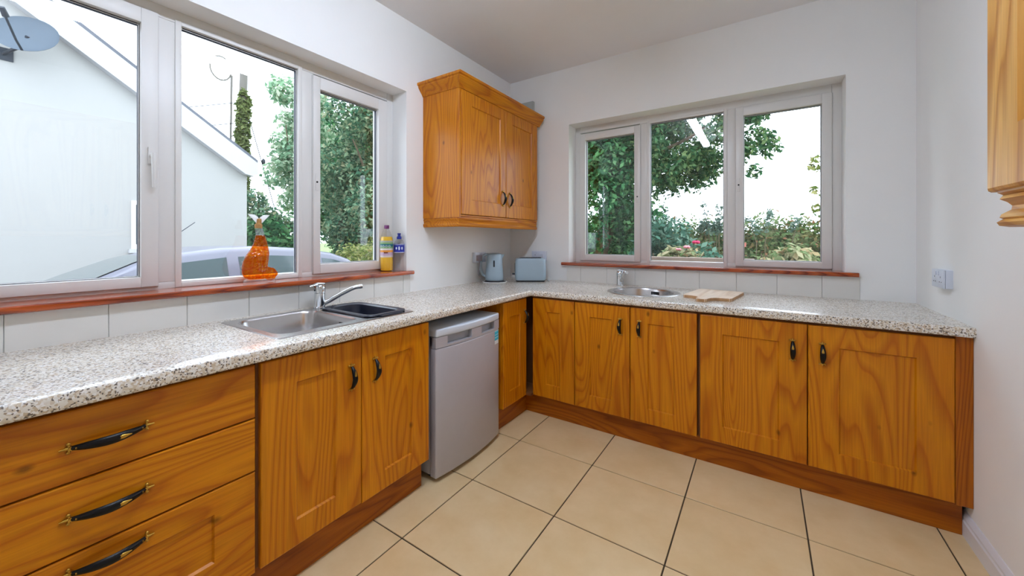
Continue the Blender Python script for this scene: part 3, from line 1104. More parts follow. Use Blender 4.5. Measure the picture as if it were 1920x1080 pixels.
tap('chrome mixer tap with long spout standing between the bowls of the rectangular sink', (0.092, -1.957, RZ - 0.001),
    [(0.098, -1.948, 0.922), (0.118, -1.922, 0.938), (0.150, -1.872, 0.972), (0.178, -1.832, 0.996), (0.190, -1.812, 1.004), (0.200, -1.795, 1.006)], (0.05, -1, 0), 0.128)
tap('chrome mixer tap standing behind the round sink', (1.105, -0.095, 0.8995),
    [(1.110, -0.100, 0.925), (1.128, -0.122, 0.958), (1.150, -0.150, 0.995), (1.162, -0.165, 1.008), (1.178, -0.182, 1.012)], (0.75, -0.6, 0.12), 0.118)

# ------------------------------------------------------------------ chopping board
t = thing('chopping_board', 'wooden chopping board with a short handle lying by the round sink', 'chopping board', (1.785, -0.325, 0.8995), math.radians(-8), local=True)
bm = B()
w, l0, l1 = 0.135, -0.175, 0.19
poly = [(-w, l1 - 0.012), (-w, l0 - 0.012), (-w + 0.01, l0 - 0.022)]
for i in range(7):
    a = math.radians(90 * i / 6)
    poly.append((-0.030 - 0.055 * math.cos(a), l0 - 0.075 + 0.053 * (1 - math.sin(a)) + 0.0))
poly = [(-w, l1 - 0.012), (-w, l0), (-w + 0.008, l0 - 0.012), (-0.085, l0 - 0.016), (-0.058, l0 - 0.026), (-0.038, l0 - 0.048), (-0.030, l0 - 0.08), (-0.030, l0 - 0.115), (-0.022, l0 - 0.125), (0.022, l0 - 0.125), (0.030, l0 - 0.115), (0.030, l0 - 0.08), (0.038, l0 - 0.048), (0.058, l0 - 0.026), (0.085, l0 - 0.016), (w - 0.008, l0 - 0.012), (w, l0), (w, l1 - 0.012), (w - 0.012, l1), (-w + 0.012, l1)]
prism(bm, poly, 2, 0.0, 0.021)
for f in bm.faces:
    f.normal_update()
    if abs(f.normal.z) < 0.5:
        f.material_index = 1
mk('board', bm, [board_m, board_edge], t, bevel=0.002, seg=2)
bm = B(); tube(bm, [(0.012 * math.cos(a) + 0.0, l0 - 0.125 + 0.010 * math.sin(a) - 0.004, 0.012 + 0.005 * math.sin(a)) for a in np.linspace(0.3, 6.0, 14)], 0.0018, 6)
mk('hanging_loop', bm, cork_m, t, smooth=True)

# ------------------------------------------------------------------ kettle and toaster
KX, KY = 0.135, -0.45
# handle faces to image-left: direction (-cos yaw, -sin yaw)
kz = -0.0
t = thing('kettle', 'pale blue jug kettle on its base in the worktop corner', 'kettle', (KX, KY, 0.8995), YAW, local=True)
bm = B()
lathe(bm, [(0.074, 0.020), (0.077, 0.028), (0.076, 0.06), (0.070, 0.15), (0.065, 0.225), (0.064, 0.236)], (0, 0), 28)
# spout lip
loft(bm, [[(0.050, -0.022, 0.196), (0.060, 0.0, 0.192), (0.050, 0.022, 0.196)], [(0.062, -0.020, 0.236), (0.088, 0.0, 0.240), (0.062, 0.020, 0.236)]], 0, True, True)
mk('jug', bm, sky_plastic, t, smooth=True, ang=40)
bm = B(); lathe(bm, [(0.063, 0.236), (0.060, 0.244), (0.040, 0.250), (0.010, 0.252)], (0, 0), 28)
mk('lid', bm, sky_plastic2, t, smooth=True, ang=50)
bm = B()
tube(bm, [(-0.050, 0, 0.240), (-0.078, 0, 0.236), (-0.104, 0, 0.212), (-0.118, 0, 0.165), (-0.116, 0, 0.110), (-0.100, 0, 0.066), (-0.068, 0, 0.046)], [0.011, 0.012, 0.012, 0.012, 0.012, 0.011, 0.010], 12, 0, True, 0.8, up=(0, 1, 0))
mk('handle', bm, sky_plastic, t, smooth=True, ang=50)
bm = B()
prism(bm, rrect(-0.007, 0.007, 0.135, 0.190, 0.006, 4), 1, -0.0735, -0.066)
mk('water_gauge', bm, dark_plastic, t)
bm = B(); lathe(bm, [(0.084, 0.0), (0.086, 0.006), (0.083, 0.014), (0.072, 0.0205)], (0, 0), 28)
mk('power_base', bm, dark_plastic, t, smooth=True, ang=50)
bm = B(); tube(bm, [(-0.086, 0.0, 0.008), (-0.098, -0.03, 0.006), (-0.085, -0.075, 0.006), (-0.03, -0.103, 0.006), (0.04, -0.105, 0.006), (0.09, -0.07, 0.006), (0.105, 0.0, 0.006), (0.07, 0.085, 0.006)], 0.0042, 8)
mk('power_cable', bm, cable_w, t, smooth=True)

t = thing('toaster', 'pale blue two-slice toaster standing in front of the corner socket', 'toaster', (0.345, -0.205, 0.8995), YAW, local=True)
bm = B()
HB = [(0.128, 0.014), (0.134, 0.024), (0.135, 0.06), (0.131, 0.185), (0.124, 0.198), (0.112, 0.203)]
loops = []
for a, z in HB:
    k = a / 0.135
    loops.append([(p[0], p[1], z) for p in rrect(-a, a, -0.078 * k, 0.078 * k, 0.03, 5)])
loft(bm, loops, 0, True, True)
mk('shell', bm, sky_plastic, t, smooth=True, ang=35)
bm = B()
loft(bm, [[(p[0], p[1], z) for p in rrect(-a, a, -0.07, 0.07, 0.025, 5)] for a, z in ((0.118, 0.0), (0.126, 0.006), (0.128, 0.0145))], 0, True, True)
mk('foot_plate', bm, dark_plastic, t, smooth=True)
for yy in (-0.028, 0.028):
    bm = B()
    ring = rrect(-0.095, 0.095, yy - 0.017, yy + 0.017, 0.006, 3)
    inner = rrect(-0.088, 0.088, yy - 0.011, yy + 0.011, 0.004, 3)
    loft(bm, [[(p[0], p[1], 0.2028) for p in ring], [(p[0], p[1], 0.2075) for p in ring], [(p[0], p[1], 0.2075) for p in inner], [(p[0], p[1], 0.2035) for p in inner]], 0, False, True)
    mk('bread_slot', bm, dark_plastic, t, smooth=True, ang=30)
bm = B(); box(bm, -0.158, -0.132, -0.014, 0.014, 0.058, 0.072); box(bm, -0.1365, -0.1335, -0.003, 0.003, 0.05, 0.16)
mk('lever', bm, dark_plastic, t, bevel=0.002)
bm = B(); tube(bm, [(0.125, 0.03, 0.02), (0.146, 0.035, 0.014), (0.156, 0.02, 0.006), (0.168, -0.01, 0.005)], 0.0035, 8)
mk('power_cable', bm, cable_w, t, smooth=True)


# ------------------------------------------------------------------ sockets
def socket(label, F, w, h, plug=None, double=True):
    W, H = (0.146 if double else 0.086), 0.086
    lo = F(w, h - H / 2, 0)
    t = thing('wall_socket', label, 'socket', tuple(lo))
    bm = B()
    frame_box(bm, F, w - W / 2, w + W / 2, h - H / 2, h + H / 2, -0.001, 0.024)
    mk('back_box', bm, socket_m, t, bevel=0.003)
    bm = B()
    frame_box(bm, F, w - W / 2, w + W / 2, h - H / 2, h + H / 2, 0.0245, 0.031)
    fp = mk('face_plate', bm, socket_m, t, bevel=0.003)
    offs = (-0.036, 0.036) if double else (0.0,)
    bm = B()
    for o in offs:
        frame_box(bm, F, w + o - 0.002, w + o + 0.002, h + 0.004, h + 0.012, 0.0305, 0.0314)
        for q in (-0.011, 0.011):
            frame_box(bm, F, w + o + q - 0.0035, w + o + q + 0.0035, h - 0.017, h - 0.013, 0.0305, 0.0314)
    tag(mk('pin_hole_shade', bm, hole_shade_and_tap_dot, fp), kind='stuff')  # dark blocks on the plate, coloured like shaded openings
    for o in offs:
        s = (1 if o > 0 else -1) if double else 1
        bm = B(); frame_box(bm, F, w + o * 0.35 + s * 0.002 - 0.005, w + o * 0.35 + s * 0.002 + 0.005, h + 0.016, h + 0.034, 0.0305, 0.0345)
        mk('switch', bm, socket_m, fp, bevel=0.001, seg=1)
    for o, m in (plug or []):
        bm = B()
        frame_box(bm, F, w + o - 0.025, w + o + 0.025, h - 0.028, h + 0.018, 0.0312, 0.055)
        tube(bm, [F(w + o, h - 0.026, 0.042), F(w + o, h - 0.045, 0.044), F(w + o, h - 0.09, 0.040), F(w + o + 0.004, h - 0.15, 0.03), F(w + o + 0.02, h - 0.185, 0.05)], 0.0035, 8)
        mk('plug', bm, m, t, bevel=0.0)
    return t


plug_m = plain('mauve_grey_plug', (150, 138, 144), 0.5)
socket('white double socket on the right-hand wall above the worktop', Frame((RX, 0, 0), (0, 1, 0), (-1, 0, 0)), -0.43, 1.078)
socket('white socket with plug on the left wall behind the kettle', F0L, -0.505, 1.112, [(-0.036, plug_m)])
socket('white double socket on the back wall behind the toaster', F0B, 0.330, 1.115, [(0.036, socket_m)])

# grey box near the ceiling
t = thing('junction_box', 'small grey box on the back wall above the wall cabinet', 'box', (0.19, -0.02, 2.38))
bm = B(); box(bm, 0.11, 0.272, -0.034, 0.001, 2.385, 2.548)
mk('casing', bm, vent_m, t, bevel=0.004)
bm = B(); box(bm, 0.120, 0.262, -0.0385, -0.0335, 2.395, 2.538)
mk('cover', bm, vent_m, t, bevel=0.003)

# ------------------------------------------------------------------ wall cabinet by the corner
t = thing('wall_cabinet', 'oak wall cabinet with moulded cornice hanging in the corner above the kettle', 'cabinet', (0.17, -0.61, 1.35))
CWX = 0.345
bm = B(); box(bm, 0.001, CWX - 0.021, -1.122, -0.078, 1.42, 2.296)
mk('carcass', bm, oakw_z, t)
bm = B(); box(bm, 0.001, CWX - 0.001, -1.140, -1.1225, 1.415, 2.300)
mk('side_panel', bm, oakw_z, t, bevel=0.001, seg=1)
dA = mk('door', door_bm(FW, -1.118, -0.583, 1.436, 2.288, (0.115, 0.075, 0.105, 0.09)), oakw_z, t, smooth=True, ang=25)
put_handle(dA, (CWX, -0.628, 1.585), (0, 0, 1), (1, 0, 0), 0.13)
dB_ = mk('door', door_bm(FW, -0.580, -0.080, 1.436, 2.288, (0.095, 0.1, 0.105, 0.09)), oakw_z, t, smooth=True, ang=25)
put_handle(dB_, (CWX, -0.530, 1.580), (0, 0, 1), (1, 0, 0), 0.13)


def moulding(t, name, prof, x_face, y0, y1, mats, ret_y=True, end=None):
    """prof: (out, z). runs along the front (x_face) and returns along the near end (y0)"""
    bm = B()
    loops = [[(0.001, y0 - o, z) for o, z in prof], [(x_face + o, y0 - o, z) for o, z in prof], [(x_face + o, y1, z) for o, z in prof]]
    loft(bm, loops, 0, True, True)
    return mk(name, bm, mats, t, smooth=True, ang=25)


moulding(t, 'cornice', [(-0.02, 2.288), (0.004, 2.288), (0.010, 2.300), (0.020, 2.312), (0.038, 2.332), (0.046, 2.345), (0.046, 2.352), (0.056, 2.358), (0.056, 2.374), (-0.02, 2.374)], CWX, -1.140, -0.045, oakw_y)
moulding(t, 'pelmet', [(-0.022, 1.432), (0.002, 1.432), (0.002, 1.424), (-0.004, 1.420), (-0.004, 1.410), (0.0, 1.404), (-0.004, 1.396), (-0.006, 1.380), (0.001, 1.372), (0.001, 1.362), (-0.003, 1.352), (-0.022, 1.352)], CWX - 0.004, -1.1375, -0.082, oakw_y)

# ------------------------------------------------------------------ wall cabinet on the right wall
t = thing('wall_cabinet', 'pine wall cabinet with turned pelmet hanging on the right-hand wall', 'cabinet', (2.61, -2.3, 1.29))
bm = B(); box(bm, 2.473, RX - 0.001, -2.80, -1.832, 1.372, 2.26)
mk('carcass', bm, pine_z, t)
d = mk('door', door_bm(FR, -2.290, -1.812, 1.366, 2.25, (0.125, 0.125, 0.125, 0.125), th=0.022, step=0.009, rnd=0.008), pine_z, t, smooth=True, ang=25)
put_handle(d, (2.45, -2.25, 1.52), (0, 0, 1), (-1, 0, 0), 0.13)
d = mk('door', door_bm(FR, -2.795, -2.294, 1.366, 2.25, (0.125, 0.125, 0.125, 0.125), th=0.022, step=0.009, rnd=0.008), pine_z, t, smooth=True, ang=25)
put_handle(d, (2.45, -2.335, 1.52), (0, 0, 1), (-1, 0, 0), 0.13)
bm = B()
prof = [(0.0, 1.374), (-0.012, 1.372), (-0.012, 1.362), (-0.006, 1.357), (-0.010, 1.349), (-0.002, 1.342), (0.003, 1.334), (0.002, 1.326), (-0.008, 1.317), (-0.010, 1.310), (-0.006, 1.307), (-0.013, 1.300), (-0.010, 1.293), (0.0, 1.290), (0.024, 1.290), (0.024, 1.374)]
XP = 2.470
loft(bm, [[(XP + o, -2.80, z) for o, z in prof], [(XP + o, -1.850 - o, z) for o, z in prof], [(RX - 0.002, -1.850 - o, z) for o, z in prof]], 0, True, True)
mk('pelmet', bm, pine_y, t, smooth=True, ang=25)
bm = B()
prof = [(0.02, 2.245), (-0.006, 2.245), (-0.012, 2.258), (-0.030, 2.285), (-0.040, 2.300), (-0.050, 2.306), (-0.050, 2.325), (0.02, 2.325)]
loft(bm, [[(2.455 + o, -2.80, z) for o, z in prof], [(2.455 + o, -1.832 - o, z) for o, z in prof], [(RX - 0.002, -1.832 - o, z) for o, z in prof]], 0, True, True)
mk('cornice', bm, pine_y, t, smooth=True, ang=25)

# ------------------------------------------------------------------ ceiling light
def batten(label, x, y0, y1, strength):
    t = thing('fluorescent_light_offscreen', label, 'light', (x, (y0 + y1) / 2, CEIL - 0.09))
    bm = B(); box(bm, x - 0.035, x + 0.035, y0, y1, CEIL - 0.045, CEIL + 0.001)
    mk('housing', bm, upvc, t, bevel=0.004)
    for yy in (y0 - 0.005, y1 - 0.025):
        bm = B(); box(bm, x - 0.055, x + 0.055, yy, yy + 0.03, CEIL - 0.092, CEIL - 0.002)
        mk('end_cap', bm, upvc, t, bevel=0.004)
    lamp_m = plain('lit_diffuser', (250, 250, 250), 0.5, emit=(218, 232, 255), estr=strength)
    bm = B()
    prism(bm, [(x - 0.045, CEIL - 0.045), (x - 0.048, CEIL - 0.074), (x - 0.035, CEIL - 0.088), (x, CEIL - 0.092), (x + 0.035, CEIL - 0.088), (x + 0.048, CEIL - 0.074), (x + 0.045, CEIL - 0.045)], 1, y0 + 0.025, y1 - 0.026)
    mk('diffuser', bm, lamp_m, t)


batten('long white fluorescent batten on the ceiling over the sink run', 1.33, -3.15, -1.45, LAMP_STRENGTH)


# ------------------------------------------------------------------ bottles on the left sill
BX, BY, BZ = -0.052, -2.186, SLT
t = thing('fish_bottle', 'amber glass bottle shaped like a fish standing on the sill', 'bottle', (BX, BY, BZ - 0.0005), 0.0, local=True)
S = 0.00258 / 7.2


def fx(px, pz):                      # picture-plane offsets to metres (y, z)
    return ((px - 325) * S, (1000 - pz) * S + 0.002)


def blob_bm(stack, n=22, flat=0.62):
    bm = B()
    loops = []
    for px, pz, hw in stack:
        y, z = fx(px, pz)
        loops.append([(flat * hw * S * math.cos(2 * math.pi * k / n), y + hw * S * math.sin(2 * math.pi * k / n), z) for k in range(n)])
    loft(bm, loops, 0, True, True)
    return bm


body_stack = [(300, 955, 95), (285, 930, 135), (278, 895, 150), (272, 850, 158), (272, 800, 158), (278, 750, 158), (288, 700, 156), (300, 650, 148), (316, 600, 138), (330, 550, 116), (338, 500, 100), (343, 450, 84), (342, 400, 72), (338, 345, 56)]
bm = blob_bm(body_stack)
for px, pz, r, sy in ((420, 860, 78, 1.0), (480, 875, 72, 1.0), (525, 893, 46, 1.0), (470, 930, 60, 1.2)):
    y, z = fx(px, pz)
    ball(bm, (0, y, z), r * S, 18, 0, (0.75, sy, 1.0))
fb = mk('body', bm, amber, t, smooth=True, ang=180)
rm = fb.modifiers.new('join', 'REMESH'); rm.mode = 'VOXEL'; rm.voxel_size = 0.0028; rm.use_smooth_shade = True
sm = fb.modifiers.new('even', 'SMOOTH'); sm.iterations = 6; sm.factor = 0.5
bpy.context.view_layer.update()
dg = bpy.context.evaluated_depsgraph_get()
me2 = bpy.data.meshes.new_from_object(fb.evaluated_get(dg))
fb.modifiers.clear()
fb.data = me2
bm = blob_bm([(338, 346, 55), (333, 300, 50), (327, 262, 46), (325, 245, 47)])
mk('neck', bm, clear_g, t, smooth=True, ang=60)
bm = blob_bm([(318, 250, 46), (318, 195, 46), (320, 188, 34), (323, 125, 32), (323, 115, 20)], flat=0.9)
mk('cork', bm, cork_m, t, smooth=True, ang=40)
for sg in (-1, 1):
    bm = B()
    pts = [(0, 132), (36, 178), (78, 124), (136, 60), (62, 62), (18, 92)]
    poly = [fx(325 + sg * a, b) for a, b in pts]
    prism(bm, poly, 0, -0.004, 0.004)
    mk('tail_fin', bm, frost_g, t, bevel=0.0012, seg=2)
bm = B()
for px, pz in ((262, 470), (240, 520), (210, 560), (180, 600), (150, 650), (126, 710), (112, 770), (110, 830), (124, 885)):
    y, z = fx(px, pz)
    ball(bm, (0, y, z), 13 * S, 8)
tag(mk('back_spines', bm, clear_g, t, smooth=True, ang=180), kind='stuff')
bm = B()
loft(bm, [[(0.75 * a * S * math.cos(2 * math.pi * k / 22), fx(335, 0)[0] + a * S * math.sin(2 * math.pi * k / 22), z) for k in range(22)] for a, z in ((190, 0.0), (202, 0.006), (198, 0.014), (170, 0.020))], 0, True, True)
mk('foot', bm, clear_g, t, smooth=True, ang=50)


def bottle(name, label, loc, prof_body, fill, cap, sleeve, capmat, sleeve_mat, liquid_mat, extra=None):
    t = thing(name, label, 'bottle', loc, 0.0, local=True)
    bm = B(); lathe(bm, prof_body, (0, 0), 28)
    mk('bottle_body', bm, clear_p, t, smooth=True, ang=50)
    if fill:
        bm = B(); lathe(bm, fill, (0, 0), 28)
        mk('juice', bm, liquid_mat, t, smooth=True, ang=50)
    bm = B(); lathe(bm, sleeve, (0, 0), 28, cap0=False, cap1=False)
    sl = mk('label_sleeve', bm, sleeve_mat, t, smooth=True, ang=50)
    bm = B(); lathe(bm, cap, (0, 0), 20)
    mk('cap', bm, capmat, t, smooth=True, ang=40)
    if extra:
        extra(sl)
    return t


js = banded('juice_sleeve', [(-0.056, -0.045, (216, 206, 196)), (-0.045, -0.022, (196, 170, 190)), (-0.022, -0.008, (226, 150, 60)), (-0.008, 0.004, (220, 214, 206)), (0.004, 0.016, (128, 178, 116)), (0.016, 0.034, (28, 112, 122)), (0.034, 0.044, (134, 176, 110)), (0.044, 0.056, (170, 176, 160))])
white_print = plain('white_print', (222, 232, 236), 0.5)
maroon_print = plain('maroon_print', (110, 40, 30), 0.5)


def juice_marks(sl):
    # three pale rings on the teal band, a dark red block lower down (towards the room)
    bm = B()
    for k in range(4):
        a = math.radians(-95 + k * 27)
        c = Vector((0.0428 * math.cos(a), 0.0428 * math.sin(a), 0.170))
        tn = Vector((-math.sin(a), math.cos(a), 0))
        tube(bm, [c + tn * (0.0062 * math.cos(q)) + Vector((0, 0, 0.0062 * math.sin(q))) for q in np.linspace(0, 2 * math.pi, 13)], 0.0013, 5)
    tag(mk('ring_print', bm, white_print, sl), kind='stuff')
    bm = B()
    for k in range(5):
        a = math.radians(-60 + k * 7)
        c = Vector((0.0424 * math.cos(a), 0.0424 * math.sin(a), 0.126))
        tn = Vector((-math.sin(a), math.cos(a), 0))
        d_ = Vector((math.cos(a), math.sin(a), 0))
        loft(bm, [[c - tn * 0.0024 + Vector((0, 0, h)), c + tn * 0.0024 + Vector((0, 0, h)), c + tn * 0.0024 + d_ * 0.0006 + Vector((0, 0, h)), c - tn * 0.0024 + d_ * 0.0006 + Vector((0, 0, h))] for h in (-0.004, 0.004)], 0, True, True)
    tag(mk('block_print', bm, maroon_print, sl), kind='stuff')


bottle('juice_bottle', 'tall bottle of yellow juice with a purple cap at the end of the sill', (-0.094, -1.382, SLT - 0.0005),
       [(0.030, 0.0), (0.040, 0.004), (0.0415, 0.012), (0.0415, 0.205), (0.040, 0.222), (0.033, 0.248), (0.022, 0.272), (0.014, 0.284), (0.0135, 0.298)],
       [(0.028, 0.003), (0.0385, 0.006), (0.0402, 0.014), (0.0402, 0.205), (0.0385, 0.221), (0.0355, 0.234)],
       [(0.0165, 0.288), (0.0165, 0.310), (0.015, 0.312), (0.003, 0.3125)],
       [(0.0420, 0.095), (0.0420, 0.207)], purple_m, js, juice_m, juice_marks)
ws = banded('water_sleeve', [(-0.030, -0.026, (200, 206, 226)), (-0.026, 0.022, (34, 48, 158)), (0.022, 0.030, (150, 156, 190))])


def water_marks(sl):
    bm = B()
    for k, hgt in enumerate((0.010, 0.016, 0.012)):
        a = math.radians(-70 + k * 30)
        c = Vector((0.0364 * math.cos(a), 0.0364 * math.sin(a), 0.155))
        tn = Vector((-math.sin(a), math.cos(a), 0)); d_ = Vector((math.cos(a), math.sin(a), 0))
        loft(bm, [[c - tn * wd + Vector((0, 0, h)), c + tn * wd + Vector((0, 0, h)), c + tn * wd + d_ * 0.0005 + Vector((0, 0, h)), c - tn * wd + d_ * 0.0005 + Vector((0, 0, h))] for h, wd in ((-hgt * 0.8, 0.002), (0.0, 0.006), (hgt * 0.8, 0.003))], 0, True, True)
    tag(mk('swoosh_print', bm, white_print, sl), kind='stuff')


bottle('water_bottle', 'short clear water bottle with blue label and blue sports cap', (-0.044, -1.318, SLT - 0.0005),
       [(0.028, 0.0), (0.034, 0.005), (0.0345, 0.02), (0.030, 0.055), (0.0285, 0.075), (0.031, 0.098), (0.0355, 0.118), (0.0358, 0.180), (0.033, 0.196), (0.022, 0.210), (0.014, 0.217), (0.0135, 0.224)],
       None, [(0.016, 0.217), (0.016, 0.234), (0.010, 0.238), (0.010, 0.250), (0.012, 0.252), (0.012, 0.258), (0.003, 0.259)],
       [(0.0360, 0.125), (0.0360, 0.185)], blue_cap, ws, None, water_marks)

# ------------------------------------------------------------------ outside
GZ = -0.30
gravel_m = plain('concrete_drive', (150, 147, 141), 0.9, noise=0.12, nscale=6, bump=0.3, bscale=40)
grass_m = plain('garden_grass', (112, 136, 74), 0.95, noise=0.25, nscale=4, bump=0.5, bscale=50)
render_m = plain('white_house_render', (166, 166, 163), 0.9, noise=0.02, nscale=1.5)
fascia_m = plain('white_bargeboard', (182, 183, 186), 0.5, noise=0.02, nscale=2)
slate_m = plain('dark_slate_roof', (92, 96, 104), 0.7, noise=0.15, nscale=4)
metal_dish = plain('blue_grey_dish', (74, 88, 100), 0.5, 0.0, noise=0.03)
dark_metal = plain('dark_metal', (54, 60, 68), 0.5, 0.4)
wood_pole = plain('weathered_pole', (112, 108, 100), 0.9, noise=0.15, nscale=10, stretch=(1, 1, 0.1))
bark = plain('grey_brown_bark', (104, 88, 70), 0.95, noise=0.3, nscale=12, bump=0.6, bscale=30)
brick_m = plain('pink_red_brick', (158, 84, 70), 0.9, noise=0.2, nscale=14)
mortar_m = plain('pale_mortar', (140, 122, 110), 0.95, noise=0.1)

bm = B(); box(bm, -150, -WT - 0.001, -60, 0.9, GZ - 0.2, GZ)
struct('driveway', bm, gravel_m)
bm = B(); box(bm, -150, 90, 0.9005, 150, GZ - 0.2, GZ); box(bm, -WT, 30, WT + 0.001, 0.9, GZ - 0.2, GZ)
struct('lawn', bm, grass_m)

# neighbouring white house: gable faces this room
HX = -6.0
E1, RIDGE = 0.26, -3.80
PITCH = (3.494 - 2.751) / (0.247 + 0.829)
EZ = 2.75


def roof_z(y):
    return EZ + PITCH * (E1 - y) if y > RIDGE else EZ + PITCH * (y - (2 * RIDGE - E1))


t = thing('house', 'white rendered house with a sloping gable beyond the parked car', 'house', (HX - 4, RIDGE, GZ))
yw1, yw0 = 0.13, 2 * RIDGE - 0.13
bm = B()
prism(bm, [(yw0, GZ), (yw1, GZ), (yw1, roof_z(yw1) - 0.16), (RIDGE, roof_z(RIDGE) - 0.16), (yw0, roof_z(yw0) - 0.16)], 0, HX - 7, HX)
mk('wall', bm, render_m, t)
ov = 0.14
for side in (1, -1):
    e = E1 if side == 1 else 2 * RIDGE - E1
    bm = B()
    prism(bm, [(e, EZ - 0.05), (e, EZ), (RIDGE, roof_z(RIDGE)), (RIDGE, roof_z(RIDGE) - 0.06)], 0, HX - 7.2, HX + ov)
    mk('roof', bm, slate_m, t)
    bm = B()
    k = 1 if side == 1 else -1
    prism(bm, [(e, EZ - 0.045), (e, EZ - 0.26), (e - k * 0.07, EZ - 0.31), (e - k * 0.20, EZ - 0.285), (RIDGE, roof_z(RIDGE) - 0.375), (RIDGE, roof_z(RIDGE) - 0.055)], 0, HX + ov - 0.03, HX + ov - 0.002)
    bb = mk('bargeboard', bm, fascia_m, t)
    bm = B()
    prism(bm, [(e, EZ - 0.26), (e - k * 0.07, EZ - 0.31), (e - k * 0.20, EZ - 0.285), (RIDGE, roof_z(RIDGE) - 0.375), (RIDGE, roof_z(RIDGE) - 0.36), (e - k * 0.2, EZ - 0.27)], 0, HX - 0.01, HX + ov - 0.029)
    mk('soffit', bm, fascia_m, t)
    bm = B(); box(bm, HX - 7, HX + ov - 0.03, min(e, e - k * 0.02), max(e, e - k * 0.02), EZ - 0.25, EZ - 0.04)
    mk('fascia', bm, fascia_m, t)
# side window in the gable
bm = B(); ring_frame(bm, Frame((HX, 0, 0), (0, 1, 0), (1, 0, 0)), (-1.43, -0.90, 1.12, 1.86), (-1.38, -0.95, 1.19, 1.80), -0.03, 0.02)
hw = mk('window', bm, upvc, t)
bm = B(); box(bm, HX + 0.001, HX + 0.006, -1.38, -0.95, 1.19, 1.80)
mk('pane', bm, plain('dark_house_pane', (70, 84, 92), 0.1, coat=0.5), hw)
bm = B(); box(bm, HX, HX + 0.06, -1.46, -0.88, 1.06, 1.12)
mk('sill', bm, fascia_m, hw)

# satellite dish on the gable
t = thing('satellite_dish', 'blue-grey satellite dish fixed to the gable wall of the white house', 'dish', (HX + 0.01, -2.62, 3.6))
dc = Vector((HX + 0.40, -2.456, 3.82))
dn = Vector((0.84, -0.46, 0.28)).normalized()
du = Vector((0, 0, 1)); dr_ = dn.cross(du).normalized(); du = dr_.cross(dn).normalized()
bm = B()
loops = []
for rr, dep in ((0.02, -0.045), (0.10, -0.040), (0.18, -0.022), (0.245, 0.0), (0.25, 0.004), (0.245, -0.006), (0.18, -0.028), (0.10, -0.046), (0.02, -0.052)):
    loops.append([dc + dr_ * (rr * 1.18 * math.cos(2 * math.pi * k / 28)) + du * (rr * 1.0 * math.sin(2 * math.pi * k / 28)) + dn * dep for k in range(28)])
loft(bm, loops, 0, True, True)
mk('reflector', bm, metal_dish, t, smooth=True, ang=40)
bm = B()
tube(bm, [dc - du * 0.24, dc - du * 0.20 + dn * 0.12, dc - du * 0.06 + dn * 0.36], 0.012, 8)
cyl(bm, dc - du * 0.06 + dn * 0.34, dc - du * 0.01 + dn * 0.43, 0.03, 0.024, 12)
mk('feed_arm', bm, dark_metal, t, smooth=True)
bm = B()
tube(bm, [Vector((HX - 0.01, -2.60, 3.62)), Vector((HX + 0.2, -2.56, 3.62)), Vector((HX + 0.3, -2.45, 3.72)), dc - dn * 0.04], 0.02, 10)
box(bm, HX - 0.001, HX + 0.012, -2.68, -2.52, 3.54, 3.70)
mk('wall_bracket', bm, dark_metal, t, smooth=True, ang=40)


# ------------------------------------------------------------------ car
car_m = plain('silver_lilac_car_paint', (104, 105, 118), 0.35, 0.0, coat=0.35, noise=0.01)
car_glass = plain('tinted_car_glass', (62, 78, 80), 0.1, 0.0, coat=0.3, noise=0.05, nscale=3)
rubber = plain('black_rubber', (26, 27, 30), 0.7)
t = thing('car', 'silver hatchback car parked on the drive between the window and the white house', 'car', (-2.95, -1.75, GZ))
CX0, CX1 = -2.20, -3.75          # near and far flank
cm = (CX0 + CX1) / 2


def car_section(y, zs, half):
    """closed cross-section loop at y: list of (half width, z)"""
    pts = [(cm + h, y, z) for h, z in zip(half, zs)]
    pts += [(cm - h, y, z) for h, z in reversed(list(zip(half, zs)))]
    return pts


# lower body
bm = B()
secs = []
for y, ztop, hw in ((-3.92, 0.30, 0.60), (-3.85, 0.44, 0.70), (-3.55, 0.56, 0.76), (-3.0, 0.66, 0.775), (-2.72, 0.72, 0.775), (-2.0, 0.735, 0.775), (-1.0, 0.75, 0.775), (-0.3, 0.765, 0.77), (0.12, 0.74, 0.73), (0.24, 0.58, 0.66)):
    secs.append(car_section(y, [GZ + 0.20, GZ + 0.30, GZ + 0.62, ztop - 0.06, ztop], [hw - 0.06, hw, hw + 0.01, hw - 0.01, hw - 0.07]))
loft(bm, secs, 0, True, True)
mk('body', bm, car_m, t, smooth=True, ang=40)


# greenhouse: roof line and belt line
def roofline(y):
    pts = [(-2.78, 0.735), (-2.45, 0.91), (-2.10, 1.075), (-1.85, 1.145), (-1.5, 1.185), (-1.1, 1.19), (-0.7, 1.165), (-0.4, 1.115), (-0.18, 1.03), (0.05, 0.86), (0.16, 0.74)]
    for (a, za), (b, zb) in zip(pts[:-1], pts[1:]):
        if a <= y <= b:
            return za + (zb - za) * (y - a) / (b - a)
    return 0.73


ysn = [-2.78, -2.6, -2.45, -2.25, -2.10, -1.95, -1.85, -1.65, -1.5, -1.3, -1.1, -0.9, -0.7, -0.55, -0.4, -0.28, -0.18, -0.06, 0.05, 0.16]
bm = B()
secs = []
for y in ysn:
    z = roofline(y)
    f = (z - 0.72) / 0.47
    hw = 0.70 - 0.10 * f
    secs.append(car_section(y, [0.70, 0.72 + (z - 0.72) * 0.55, z - 0.05 * f - 0.004, z - 0.012 * f, z], [0.735, 0.70 - 0.04 * f, hw + 0.0, hw - 0.05, hw - 0.2]))
loft(bm, secs, 0, True, True)
mk('roof_shell', bm, car_m, t, smooth=True, ang=40)


